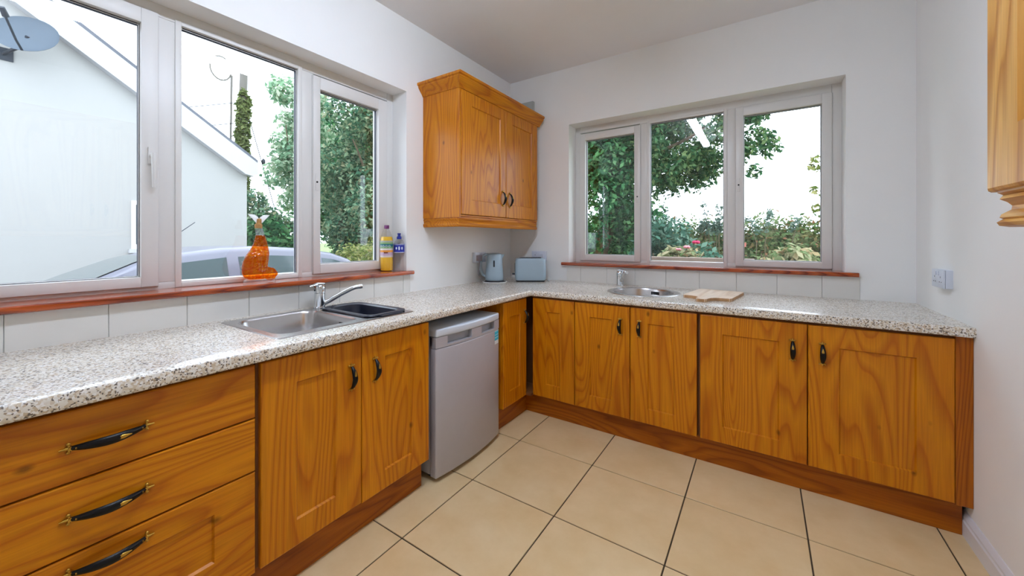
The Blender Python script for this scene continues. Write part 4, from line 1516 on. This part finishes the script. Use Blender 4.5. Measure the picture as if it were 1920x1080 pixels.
def side_glass(y0, y1, sgn, lo=0.775, inset=0.065, n=10, cut0=0.0, cut1=0.0):
    bm = B()
    top, bot = [], []
    for i in range(n + 1):
        y = y0 + (y1 - y0) * i / n
        z = roofline(y)
        f = (z - 0.72) / 0.47
        zt = max(lo + 0.01, z - inset * (0.55 + 0.45 * f) - 0.03)

        def xs_(zz):
            z1 = 0.72 + (z - 0.72) * 0.55
            if zz <= z1:
                k = (zz - 0.70) / max(1e-3, z1 - 0.70); h = 0.735 + (0.70 - 0.04 * f - 0.735) * k
            else:
                k = (zz - z1) / max(1e-3, (z - 0.05 * f - 0.004) - z1); h = (0.70 - 0.04 * f) + (0.70 - 0.10 * f - (0.70 - 0.04 * f)) * min(1, k)
            return cm + sgn * (h + 0.004)
        top.append([(xs_(zt), y, zt), (xs_((zt + lo) / 2), y, (zt + lo) / 2), (xs_(lo), y, lo)])
    loft(bm, top, 0, closed=False)
    return bm


for sgn in (1, -1):
    for a, b in ((-2.36, -1.50), (-1.40, -0.62), (-0.54, -0.16)):
        mk('side_window', side_glass(a, b, sgn), car_glass, t, smooth=True)
# windscreen and rear screen
bm = B()
loft(bm, [[(cm - h, y, z + 0.006), (cm, y - 0.01, z + 0.008), (cm + h, y, z + 0.006)] for h, y, z in ((0.62, -2.68, roofline(-2.68)), (0.56, -2.42, roofline(-2.42)), (0.48, -2.12, roofline(-2.12)), (0.44, -2.0, roofline(-2.0)))], 0, closed=False)
mk('windscreen', bm, car_glass, t, smooth=True)
bm = B()
loft(bm, [[(cm - h, y, z + 0.006), (cm, y + 0.01, z + 0.008), (cm + h, y, z + 0.006)] for h, y, z in ((0.44, -0.34, roofline(-0.34)), (0.5, -0.18, roofline(-0.18)), (0.56, 0.03, roofline(0.03)))], 0, closed=False)
mk('rear_screen', bm, car_glass, t, smooth=True)
for yy in (-3.15, -0.55):
    for xx, sg in ((CX0 + 0.02, -1), (CX1 - 0.02, 1)):
        bm = B()
        tube(bm, [(xx, yy, GZ + 0.30), (xx + sg * 0.02, yy, GZ + 0.30), (xx + sg * 0.19, yy, GZ + 0.30), (xx + sg * 0.2, yy, GZ + 0.30)], [0.24, 0.30, 0.30, 0.26], 24)
        wh = mk('wheel', bm, rubber, t, smooth=True, ang=40)
        bm = B(); tube(bm, [(xx - sg * 0.004, yy, GZ + 0.30), (xx + sg * 0.03, yy, GZ + 0.30)], [0.19, 0.2], 16)
        mk('hub_cap', bm, car_m, wh, smooth=True, ang=40)
bm = B(); tube(bm, [(cm + 0.2, -2.02, 1.09), (cm + 0.2, -1.62, 1.44)], [0.006, 0.0035], 6)
mk('aerial', bm, dark_metal, t)
bm = B(); ball(bm, (CX0 + 0.06, -2.50, 0.83), 0.075, 12, 0, (0.9, 0.55, 0.75))
mk('door_mirror', bm, car_m, t, smooth=True, ang=180)


# ------------------------------------------------------------------ planting
def leaves(name, blobs, count, size, mat, parent=None, seed=1, shell=0.55, zmin=GZ, stuff=True, droop=0.0):
    rng = np.random.default_rng(seed)
    wts = np.array([(b[3] * b[4] + b[4] * b[5] + b[3] * b[5]) * (b[6] if len(b) > 6 else 1.0) for b in blobs])
    wts = wts / wts.sum()
    idx = rng.choice(len(blobs), size=count, p=wts)
    bl = np.array([b[:6] for b in blobs])[idx]
    d = rng.normal(size=(count, 3)); d /= np.linalg.norm(d, axis=1)[:, None]
    rad = shell + (1 - shell) * rng.random(count) ** 0.6
    rad *= 1 + 0.12 * rng.normal(size=count)
    c = bl[:, :3] + bl[:, 3:6] * d * rad[:, None]
    c[:, 2] = np.maximum(c[:, 2], zmin + size * 0.4)
    nrm = d * 0.6 + rng.normal(size=(count, 3)) * 0.6 + np.array([0, 0, 0.5])
    nrm /= np.linalg.norm(nrm, axis=1)[:, None]
    ref = rng.normal(size=(count, 3)); ref[:, 2] -= droop
    a = np.cross(nrm, ref); a /= np.linalg.norm(a, axis=1)[:, None] + 1e-9
    b = np.cross(nrm, a)
    s = size * (0.6 + 0.8 * rng.random(count))[:, None]
    v = np.empty((count, 4, 3))
    v[:, 0] = c - b * s
    v[:, 1] = c + a * s * 0.5 + nrm * s * 0.12
    v[:, 2] = c + b * s
    v[:, 3] = c - a * s * 0.5 + nrm * s * 0.12
    v = v.reshape(-1, 3)
    org = ORG[parent.name] if parent is not None else Vector((0, 0, 0))
    v = v - np.array(org)
    me = bpy.data.meshes.new(name)
    me.vertices.add(count * 4); me.vertices.foreach_set('co', v.ravel())
    me.loops.add(count * 4); me.loops.foreach_set('vertex_index', np.arange(count * 4, dtype=np.int32))
    me.polygons.add(count); me.polygons.foreach_set('loop_start', np.arange(0, count * 4, 4, dtype=np.int32))
    try:
        me.polygons.foreach_set('loop_total', np.full(count, 4, dtype=np.int32))
    except Exception:
        pass
    me.update(calc_edges=True)
    me.materials.append(mat)
    o = link(bpy.data.objects.new(name, me))
    if parent is not None:
        o.parent = parent
    ORG[o.name] = Vector(org)
    if stuff:
        o['kind'] = 'stuff'
    return o


green_deep = leaf_mat('deep_green_leaves', [(32, 72, 45), (50, 100, 63), (76, 131, 81), (113, 156, 105)])
green_bough = leaf_mat('bough_leaves', [(36, 70, 45), (57, 97, 63), (86, 122, 82), (126, 144, 93)])
green_mid = leaf_mat('mid_green_leaves', [(52, 90, 70), (82, 122, 94), (112, 146, 114), (148, 170, 134), (150, 148, 116)])
green_pale = leaf_mat('pale_green_leaves', [(93, 138, 107), (138, 173, 138), (177, 201, 168), (207, 211, 189)])
green_yel = leaf_mat('yellow_green_hedge_leaves', [(82, 103, 52), (117, 131, 72), (147, 151, 94), (167, 162, 113)])
green_ivy = leaf_mat('ivy_leaves', [(86, 100, 59), (113, 127, 77), (142, 151, 100)])
hedge_mix = leaf_mat('green_and_russet_hedge_leaves', [(59, 86, 54), (88, 115, 73), (117, 135, 91), (135, 140, 100), (102, 126, 79), (154, 111, 84)])
weed_m = leaf_mat('grey_green_weed_leaves', [(82, 109, 98), (113, 134, 120), (132, 147, 132)])
rose_leaf = leaf_mat('pale_rose_leaves', [(90, 117, 72), (127, 144, 99), (161, 164, 127), (178, 170, 135), (171, 143, 105)])
rose_red = plain('crimson_rose_petal', (196, 24, 84), 0.6, noise=0.15, nscale=40)
rose_pink = plain('soft_pink_rose_petal', (236, 150, 160), 0.6, noise=0.1, nscale=40)


core_m = plain('hedge_twigs', (104, 108, 74), 0.95, noise=0.35, nscale=9)


def branchy(bm, base, top, r0, r1, n=6, wob=0.08, seed=0):
    rg = random.Random(seed)
    base, top = Vector(base), Vector(top)
    pts, rad = [], []
    for i in range(n + 1):
        k = i / n
        p = base.lerp(top, k) + Vector((rg.uniform(-wob, wob), rg.uniform(-wob, wob), 0)) * (1 if 0 < i < n else 0)
        pts.append(p); rad.append(r0 + (r1 - r0) * k)
    tube(bm, pts, rad, 8)
    return pts


def tree(name, label, base, blobs, count, size, mat, trunk_top, r0, branches, seed, group=None, shell=0.5, droop=0.0):
    t = thing(name, label, 'tree', base)
    bm = B()
    branchy(bm, base, trunk_top, r0, r0 * 0.45, 6, r0 * 0.8, seed)
    mk('trunk', bm, bark, t, smooth=True)
    for i, (a, b, r) in enumerate(branches):
        bm = B(); branchy(bm, a, b, r, r * 0.3, 5, 0.08, seed + i + 1)
        mk('branch', bm, bark, t, smooth=True)
    leaves('foliage', blobs, count, size, mat, t, seed, shell, droop=droop)
    return t


def cloud(c, r, n, br, seed, flat=1.0):
    rg = random.Random(seed)
    out = []
    while len(out) < n:
        p = [rg.uniform(-1, 1) for _ in range(3)]
        if sum(q * q for q in p) > 1: continue
        k = br * rg.uniform(0.7, 1.3)
        out.append((c[0] + p[0] * r[0], c[1] + p[1] * r[1], c[2] + p[2] * r[2], k, k, k * flat))
    return out


# dense tree seen through the right-hand light of the left window
tree('garden_tree', 'dense broad green tree beyond the low yellow-green hedge and car', (-8.09, 4.75, GZ),
     cloud((-8.09, 4.75, 3.95), (1.5, 1.5, 3.6), 40, 0.74, 3) + cloud((-8.69, 4.15, 1.0), (0.84, 0.6, 1.1), 10, 0.5, 27), 48000, 0.072, green_mid, (-8.09, 4.75, 4.8), 0.24,
     [((-8.09, 4.75, 2.2), (-6.8, 4.1, 3.6), 0.06), ((-8.09, 4.75, 2.6), (-7.6, 3.4, 4.1), 0.06), ((-8.09, 4.75, 2.0), (-6.7, 4.8, 2.9), 0.06)], 11, droop=0.6)
# airy tree behind the house corner
tree('background_tree', 'tall deep green tree standing behind the dense broad tree', (-14.8, 8.6, GZ),
     cloud((-14.8, 8.6, 4.2), (2.3, 2.3, 4.4), 34, 1.05, 23), 24000, 0.13, green_deep, (-14.8, 8.6, 6.0), 0.3,
     [((-14.8, 8.6, 2.5), (-13.4, 7.6, 4.8), 0.09)], 14)
tree('airy_tree', 'pale airy tree with sky showing through, behind the house corner', (-11.42, 3.93, GZ),
     cloud((-11.42, 3.93, 4.2), (0.92, 0.92, 3.1), 34, 0.36, 5), 6500, 0.092, green_pale, (-11.42, 3.93, 5.9), 0.11,
     [((-11.42, 3.93, 2.7), (-10.9, 3.2, 5.0), 0.045), ((-11.42, 3.93, 3.0), (-11.2, 4.5, 6.3), 0.045)], 12, droop=0.6)
# bush in front of it
t = thing('round_bush', 'dark green rounded bush below the airy tree', 'bush', (-7.75, 1.40, GZ))
leaves('foliage', cloud((-7.75, 1.40, 0.75), (0.55, 0.55, 0.9), 16, 0.36, 8), 7500, 0.075, green_deep, t, 21)
bm = B(); branchy(bm, (-7.75, 1.40, GZ), (-7.75, 1.42, 0.9), 0.06, 0.03, 4, 0.03, 3); mk('stem', bm, bark, t)
t = thing('tall_shrub', 'mid green shrub behind the rounded bush', 'bush', (-9.71, 1.97, GZ))
leaves('foliage', cloud((-9.71, 1.97, 1.35), (0.6, 0.6, 1.4), 20, 0.38, 9), 9000, 0.07, green_mid, t, 22)
bm = B(); branchy(bm, (-9.71, 1.97, GZ), (-9.71, 1.97, 1.8), 0.06, 0.03, 4, 0.03, 3); mk('stem', bm, bark, t)
# low hedge beyond the car
t = thing('low_hedge', 'low yellow-green clipped hedge just beyond the car', 'hedge', (-3.4, 1.6, GZ))
hb = []
for i in range(16):
    k = i / 15
    hb.append((-5.6 + 4.2 * k, 1.95 - 0.85 * k, 0.42, 0.42, 0.42, 0.72))
bm = B()
for q in hb[::2]:
    ball(bm, q[:3], 1.0, 10, 0, (0.34, 0.34, 0.62))
tag(mk('inner_growth', bm, core_m, t, smooth=True, ang=180), kind='stuff')
leaves('foliage', hb, 20000, 0.042, green_yel, t, 31, 0.7)
bm = B()
for i in range(8):
    k = (i + 0.5) / 8
    cyl(bm, (-5.5 + 4.0 * k, 1.88 - 0.88 * k, GZ), (-5.5 + 4.0 * k, 1.88 - 0.88 * k, 0.5), 0.03, 0.015, 6)
tag(mk('stems', bm, bark, t), kind='stuff')
# variegated shrub
t = thing('variegated_shrub', 'reddish variegated shrub between the dense tree and low hedge', 'bush', (-5.9, 3.05, GZ))
leaves('foliage', cloud((-5.9, 3.05, 0.75), (1.0, 0.32, 0.55), 14, 0.28, 15), 5500, 0.06, hedge_mix, t, 23)
bm = B(); branchy(bm, (-5.9, 3.05, GZ), (-5.9, 3.05, 0.8), 0.05, 0.02, 4, 0.03, 3); mk('stem', bm, bark, t)

# utility pole with ivy
PX, PY = -14.0, 3.05
t = thing('utility_pole', 'ivy-clad utility pole rising behind the roof of the white house', 'pole', (PX, PY, GZ))
bm = B(); cyl(bm, (PX, PY, GZ), (PX + 0.05, PY + 0.15, 7.65), 0.16, 0.12, 14)
mk('post', bm, wood_pole, t, smooth=True, ang=40)
bm = B()
tube(bm, [(PX, PY - 0.30, 1.0), (PX, PY - 0.22, 7.2)], 0.035, 8)
tube(bm, [(PX, PY - 0.55 + 0.32 * math.cos(a), 7.35 + 0.42 * math.sin(a)) for a in np.linspace(0.4, 6.0, 18)], 0.025, 6)
mk('conduit', bm, wood_pole, t, smooth=True)
leaves('ivy', [(PX + 0.02 * k, PY - 0.05 + 0.015 * k, 0.6 + 0.56 * k, 0.30 - 0.008 * k, 0.34 - 0.012 * k, 0.5) for k in range(11)], 6000, 0.085, green_ivy, t, 41, 0.7)
t = thing('overhead_wire', 'pair of thin overhead wires running from the ivy pole down behind the roof', 'wire', (PX, PY - 0.3, 3.5))
for dz in (0.0, -0.75):
    bm = B(); tube(bm, [(PX + 0.04, PY + 0.02, 6.3 + dz), (PX - 0.1, PY - 3.2, 5.0 + dz * 0.8), (PX + 0.1, PY - 6.0, 3.9 + dz * 0.6), (PX + 0.4, PY - 13.0, 3.2 + dz * 0.5), (PX + 0.8, PY - 24.0, 4.2 + dz * 0.5)], 0.012, 5)
    mk('cable', bm, dark_metal, t)
t = thing('guy_wire', 'stay wire with insulators slanting down from the ivy pole to the right', 'wire', (PX, PY + 1.5, GZ))
bm = B(); tube(bm, [(PX + 0.05, PY + 0.14, 6.5), (PX + 0.05, PY + 1.95, GZ)], 0.014, 5)
mk('stay', bm, dark_metal, t)
for k in (0.33, 0.45):
    bm = B()
    ball(bm, (PX + 0.05, PY + 0.25 + 1.7 * k, 6.5 - 6.8 * k), 0.10, 8, 0, (0.7, 0.7, 1.2))
    mk('insulator', bm, dark_metal, t, smooth=True, ang=180)

# --- behind the back window
# ivy-covered tree on the left with a long overhanging bough
bl = cloud((-0.55, 3.9, 1.9), (0.75, 0.7, 2.2), 26, 0.46, 6) + cloud((-0.2, 3.8, 3.6), (1.0, 0.9, 1.2), 18, 0.5, 7)
bl2 = cloud((1.0, 3.55, 2.85), (1.0, 0.6, 0.8), 30, 0.22, 13) + cloud((1.35, 3.5, 3.7), (1.0, 0.6, 0.6), 18, 0.26, 14)
t = tree('ivy_tree', 'dark ivy-covered tree with a leafy bough hanging across the back window view', (-0.5, 3.9, GZ), bl, 36000, 0.048, green_deep, (-0.4, 3.9, 3.8), 0.20,
         [((-0.4, 3.9, 2.4), (1.3, 3.5, 3.0), 0.06), ((-0.4, 3.9, 2.9), (1.9, 3.5, 3.7), 0.07), ((0.3, 3.72, 2.6), (0.9, 3.5, 2.3), 0.03)], 51)
bl2 += cloud((1.98, 3.5, 2.75), (0.30, 0.3, 0.62), 13, 0.15, 19)
leaves('bough_foliage', bl2, 15000, 0.042, green_bough, t, 52, 0.3)
# long mixed hedge
t = thing('garden_hedge', 'long mixed green and russet hedge behind the back window', 'hedge', (2.2, 5.9, GZ))
hb = []
rg = random.Random(4)
for i in range(34):
    k = i / 33
    hb.append((-2.0 + 8.5 * k, 5.95 + rg.uniform(-0.06, 0.06), 0.77 + rg.uniform(-0.05, 0.05), 0.45, 0.5, 0.90))
bm = B()
for q in hb[::2]:
    ball(bm, q[:3], 1.0, 10, 0, (0.42, 0.38, 0.74))
tag(mk('inner_growth', bm, core_m, t, smooth=True, ang=180), kind='stuff')
leaves('foliage', hb, 60000, 0.042, hedge_mix, t, 61, 0.78)
bm = B()
for i in range(14):
    x = -1.8 + 8.2 * i / 13
    cyl(bm, (x, 5.95, GZ), (x, 5.95, 1.0), 0.035, 0.015, 6)
tag(mk('stems', bm, bark, t), kind='stuff')
# tall weeds along its top
t = thing('hedge_weeds', 'tall grey-green weeds standing along the front of the mixed hedge', 'weeds', (2.2, 5.2, GZ))
bm = B()
wb = []
for i in range(30):
    x = 0.2 + 4.6 * rg.random()
    y = 5.2 + rg.uniform(-0.08, 0.08)
    h = 1.55 + 0.42 * rg.random() ** 1.5
    lean = rg.uniform(-0.12, 0.12)
    tube(bm, [(x, y, GZ), (x, y, 1.2), (x + lean, y, h)], [0.008, 0.007, 0.003], 5)
    for q in range(4):
        z = 1.45 + (h - 1.45) * q / 3
        wb.append((x + lean * q / 3, y, z, 0.07, 0.07, 0.10))
tag(mk('stalks', bm, bark, t), kind='stuff')
leaves('sprigs', wb, 2600, 0.035, weed_m, t, 62, 0.1)
# shrub between tree and hedge
t = thing('side_shrub', 'loose blue-green shrub at the foot of the ivy tree', 'bush', (0.92, 2.75, GZ))
leaves('foliage', cloud((0.92, 2.75, 0.85), (0.55, 0.3, 0.62), 18, 0.25, 17), 6500, 0.045, leaf_mat('blue_green_leaves', [(51, 90, 75), (86, 126, 106), (126, 154, 135)]), t, 63)
bm = B(); branchy(bm, (0.92, 2.75, GZ), (0.92, 2.75, 0.9), 0.05, 0.02, 4, 0.03, 3); mk('stem', bm, bark, t)

# low brick garden wall below the view, built of single bricks
GW0, GW1, GWY, GWT = -0.15, 1.98, 1.20, 1.085
t = thing('garden_wall', 'low pinkish brick garden wall outside the back window', 'wall', ((GW0 + GW1) / 2, GWY, GZ))
bm = B(); box(bm, GW0, GW1, GWY - 0.085, GWY + 0.085, GZ, GWT - 0.006)
mk('mortar_core', bm, mortar_m, t)
bm = B(); box(bm, 0, 0.215, -0.1, 0.1, 0, 0.065)
bmesh.ops.translate(bm, vec=(GW0, GWY, GZ + 0.005), verts=bm.verts)
b0 = mk('brick', bm, brick_m, t, bevel=0.004, seg=1)
first = True
rows = int((GWT - GZ - 0.005) / 0.0745)
for rr in range(rows + 1):
    off = 0 if rr % 2 == 0 else 0.1125
    nx = int((GW1 - GW0 - off) / 0.225)
    for q in range(nx):
        zc = GZ + 0.005 + rr * 0.0745 + 0.0325
        if zc + 0.033 > GWT + 0.01: continue
        loc = Vector((GW0 + off + q * 0.225 + 0.1075, GWY, zc))
        if first:
            o = b0; first = False
        else:
            o = link(bpy.data.objects.new('brick', b0.data)); o.parent = t
        o.location = loc - ORG[t.name]
# terracotta pot at the end of the wall
t = thing('terracotta_pot', 'pink terracotta flower pot standing on the end of the garden wall', 'pot', (1.82, GWY, GWT - 0.004))
bm = B()
lathe(bm, [(0.055, GWT - 0.004), (0.085, GWT + 0.11), (0.095, GWT + 0.11), (0.097, GWT + 0.15), (0.085, GWT + 0.15), (0.08, GWT + 0.12)], (1.82, GWY), 24)
mk('pot', bm, brick_m, t, smooth=True, ang=40)


# rose bushes beyond the wall
def rose_bush(label, base, blobs, n, seed, flowers):
    t = thing('rose_bush', label, 'rose bush', base)
    bm = B()
    for k in range(5):
        rg2 = random.Random(seed + k)
        tube(bm, [base, (base[0] + rg2.uniform(-0.15, 0.15), base[1] + rg2.uniform(-0.1, 0.1), 0.5), (base[0] + rg2.uniform(-0.35, 0.35), base[1] + rg2.uniform(-0.15, 0.15), 1.1)], [0.014, 0.011, 0.006], 6)
    tag(mk('canes', bm, bark, t), kind='stuff')
    leaves('foliage', blobs, n, 0.045, rose_leaf, t, seed, 0.25)
    for (fx_, fy_, fz_, r, m) in flowers:
        bm = B()
        for k in range(9):
            a = k * 2.4
            rr = r * (0.25 + 0.75 * k / 9)
            c = Vector((fx_ + 0.5 * rr * math.cos(a), fy_ + 0.5 * rr * math.sin(a), fz_ - 0.25 * rr))
            ball(bm, c, rr * 0.62, 8, 0, (1, 1, 0.75))
        mk('rose', bm, m, t, smooth=True, ang=180)
    return t


rose_bush('rose bush with crimson and pink blooms behind the brick garden wall', (1.15, 1.75, GZ),
          cloud((1.22, 1.75, 0.92), (0.34, 0.16, 0.26), 14, 0.14, 71), 2000, 72,
          [(0.83, 1.62, 1.235, 0.045, rose_red), (1.42, 1.60, 1.245, 0.048, rose_red), (1.33, 1.58, 1.19, 0.042, rose_pink), (1.24, 1.6, 1.16, 0.035, rose_pink)])
rose_bush('pale leafy rose bush without blooms near the right-hand pane', (2.35, 1.9, GZ),
          cloud((2.30, 1.9, 0.80), (0.38, 0.2, 0.3), 14, 0.15, 73), 2200, 74, [])
# sapling with sparse yellowing leaves
t = thing('sapling', 'thin sapling with sparse yellowing leaves at the right-hand pane', 'sapling', (3.15, 3.2, GZ))
bm = B(); branchy(bm, (3.15, 3.2, GZ), (3.05, 3.2, 2.6), 0.022, 0.008, 6, 0.04, 2); mk('stem', bm, bark, t)
tw = []
for i, (z, x1, z1) in enumerate(((1.55, 2.62, 1.68), (1.7, 2.60, 1.9), (2.0, 2.58, 2.22), (2.2, 2.62, 2.32))):
    bm = B(); tube(bm, [(3.1, 3.2, z), ((3.1 + x1) / 2, 3.2, (z + z1) / 2 + 0.03), (x1, 3.2, z1)], [0.008, 0.006, 0.003], 5)
    mk('twig', bm, bark, t)
    for q in range(4):
        k = 0.45 + 0.18 * q
        tw.append((3.1 + (x1 - 3.1) * k, 3.2, z + (z1 - z) * k, 0.06, 0.06, 0.06))
leaves('leaves', tw, 260, 0.04, green_yel, t, 81, 0.1)
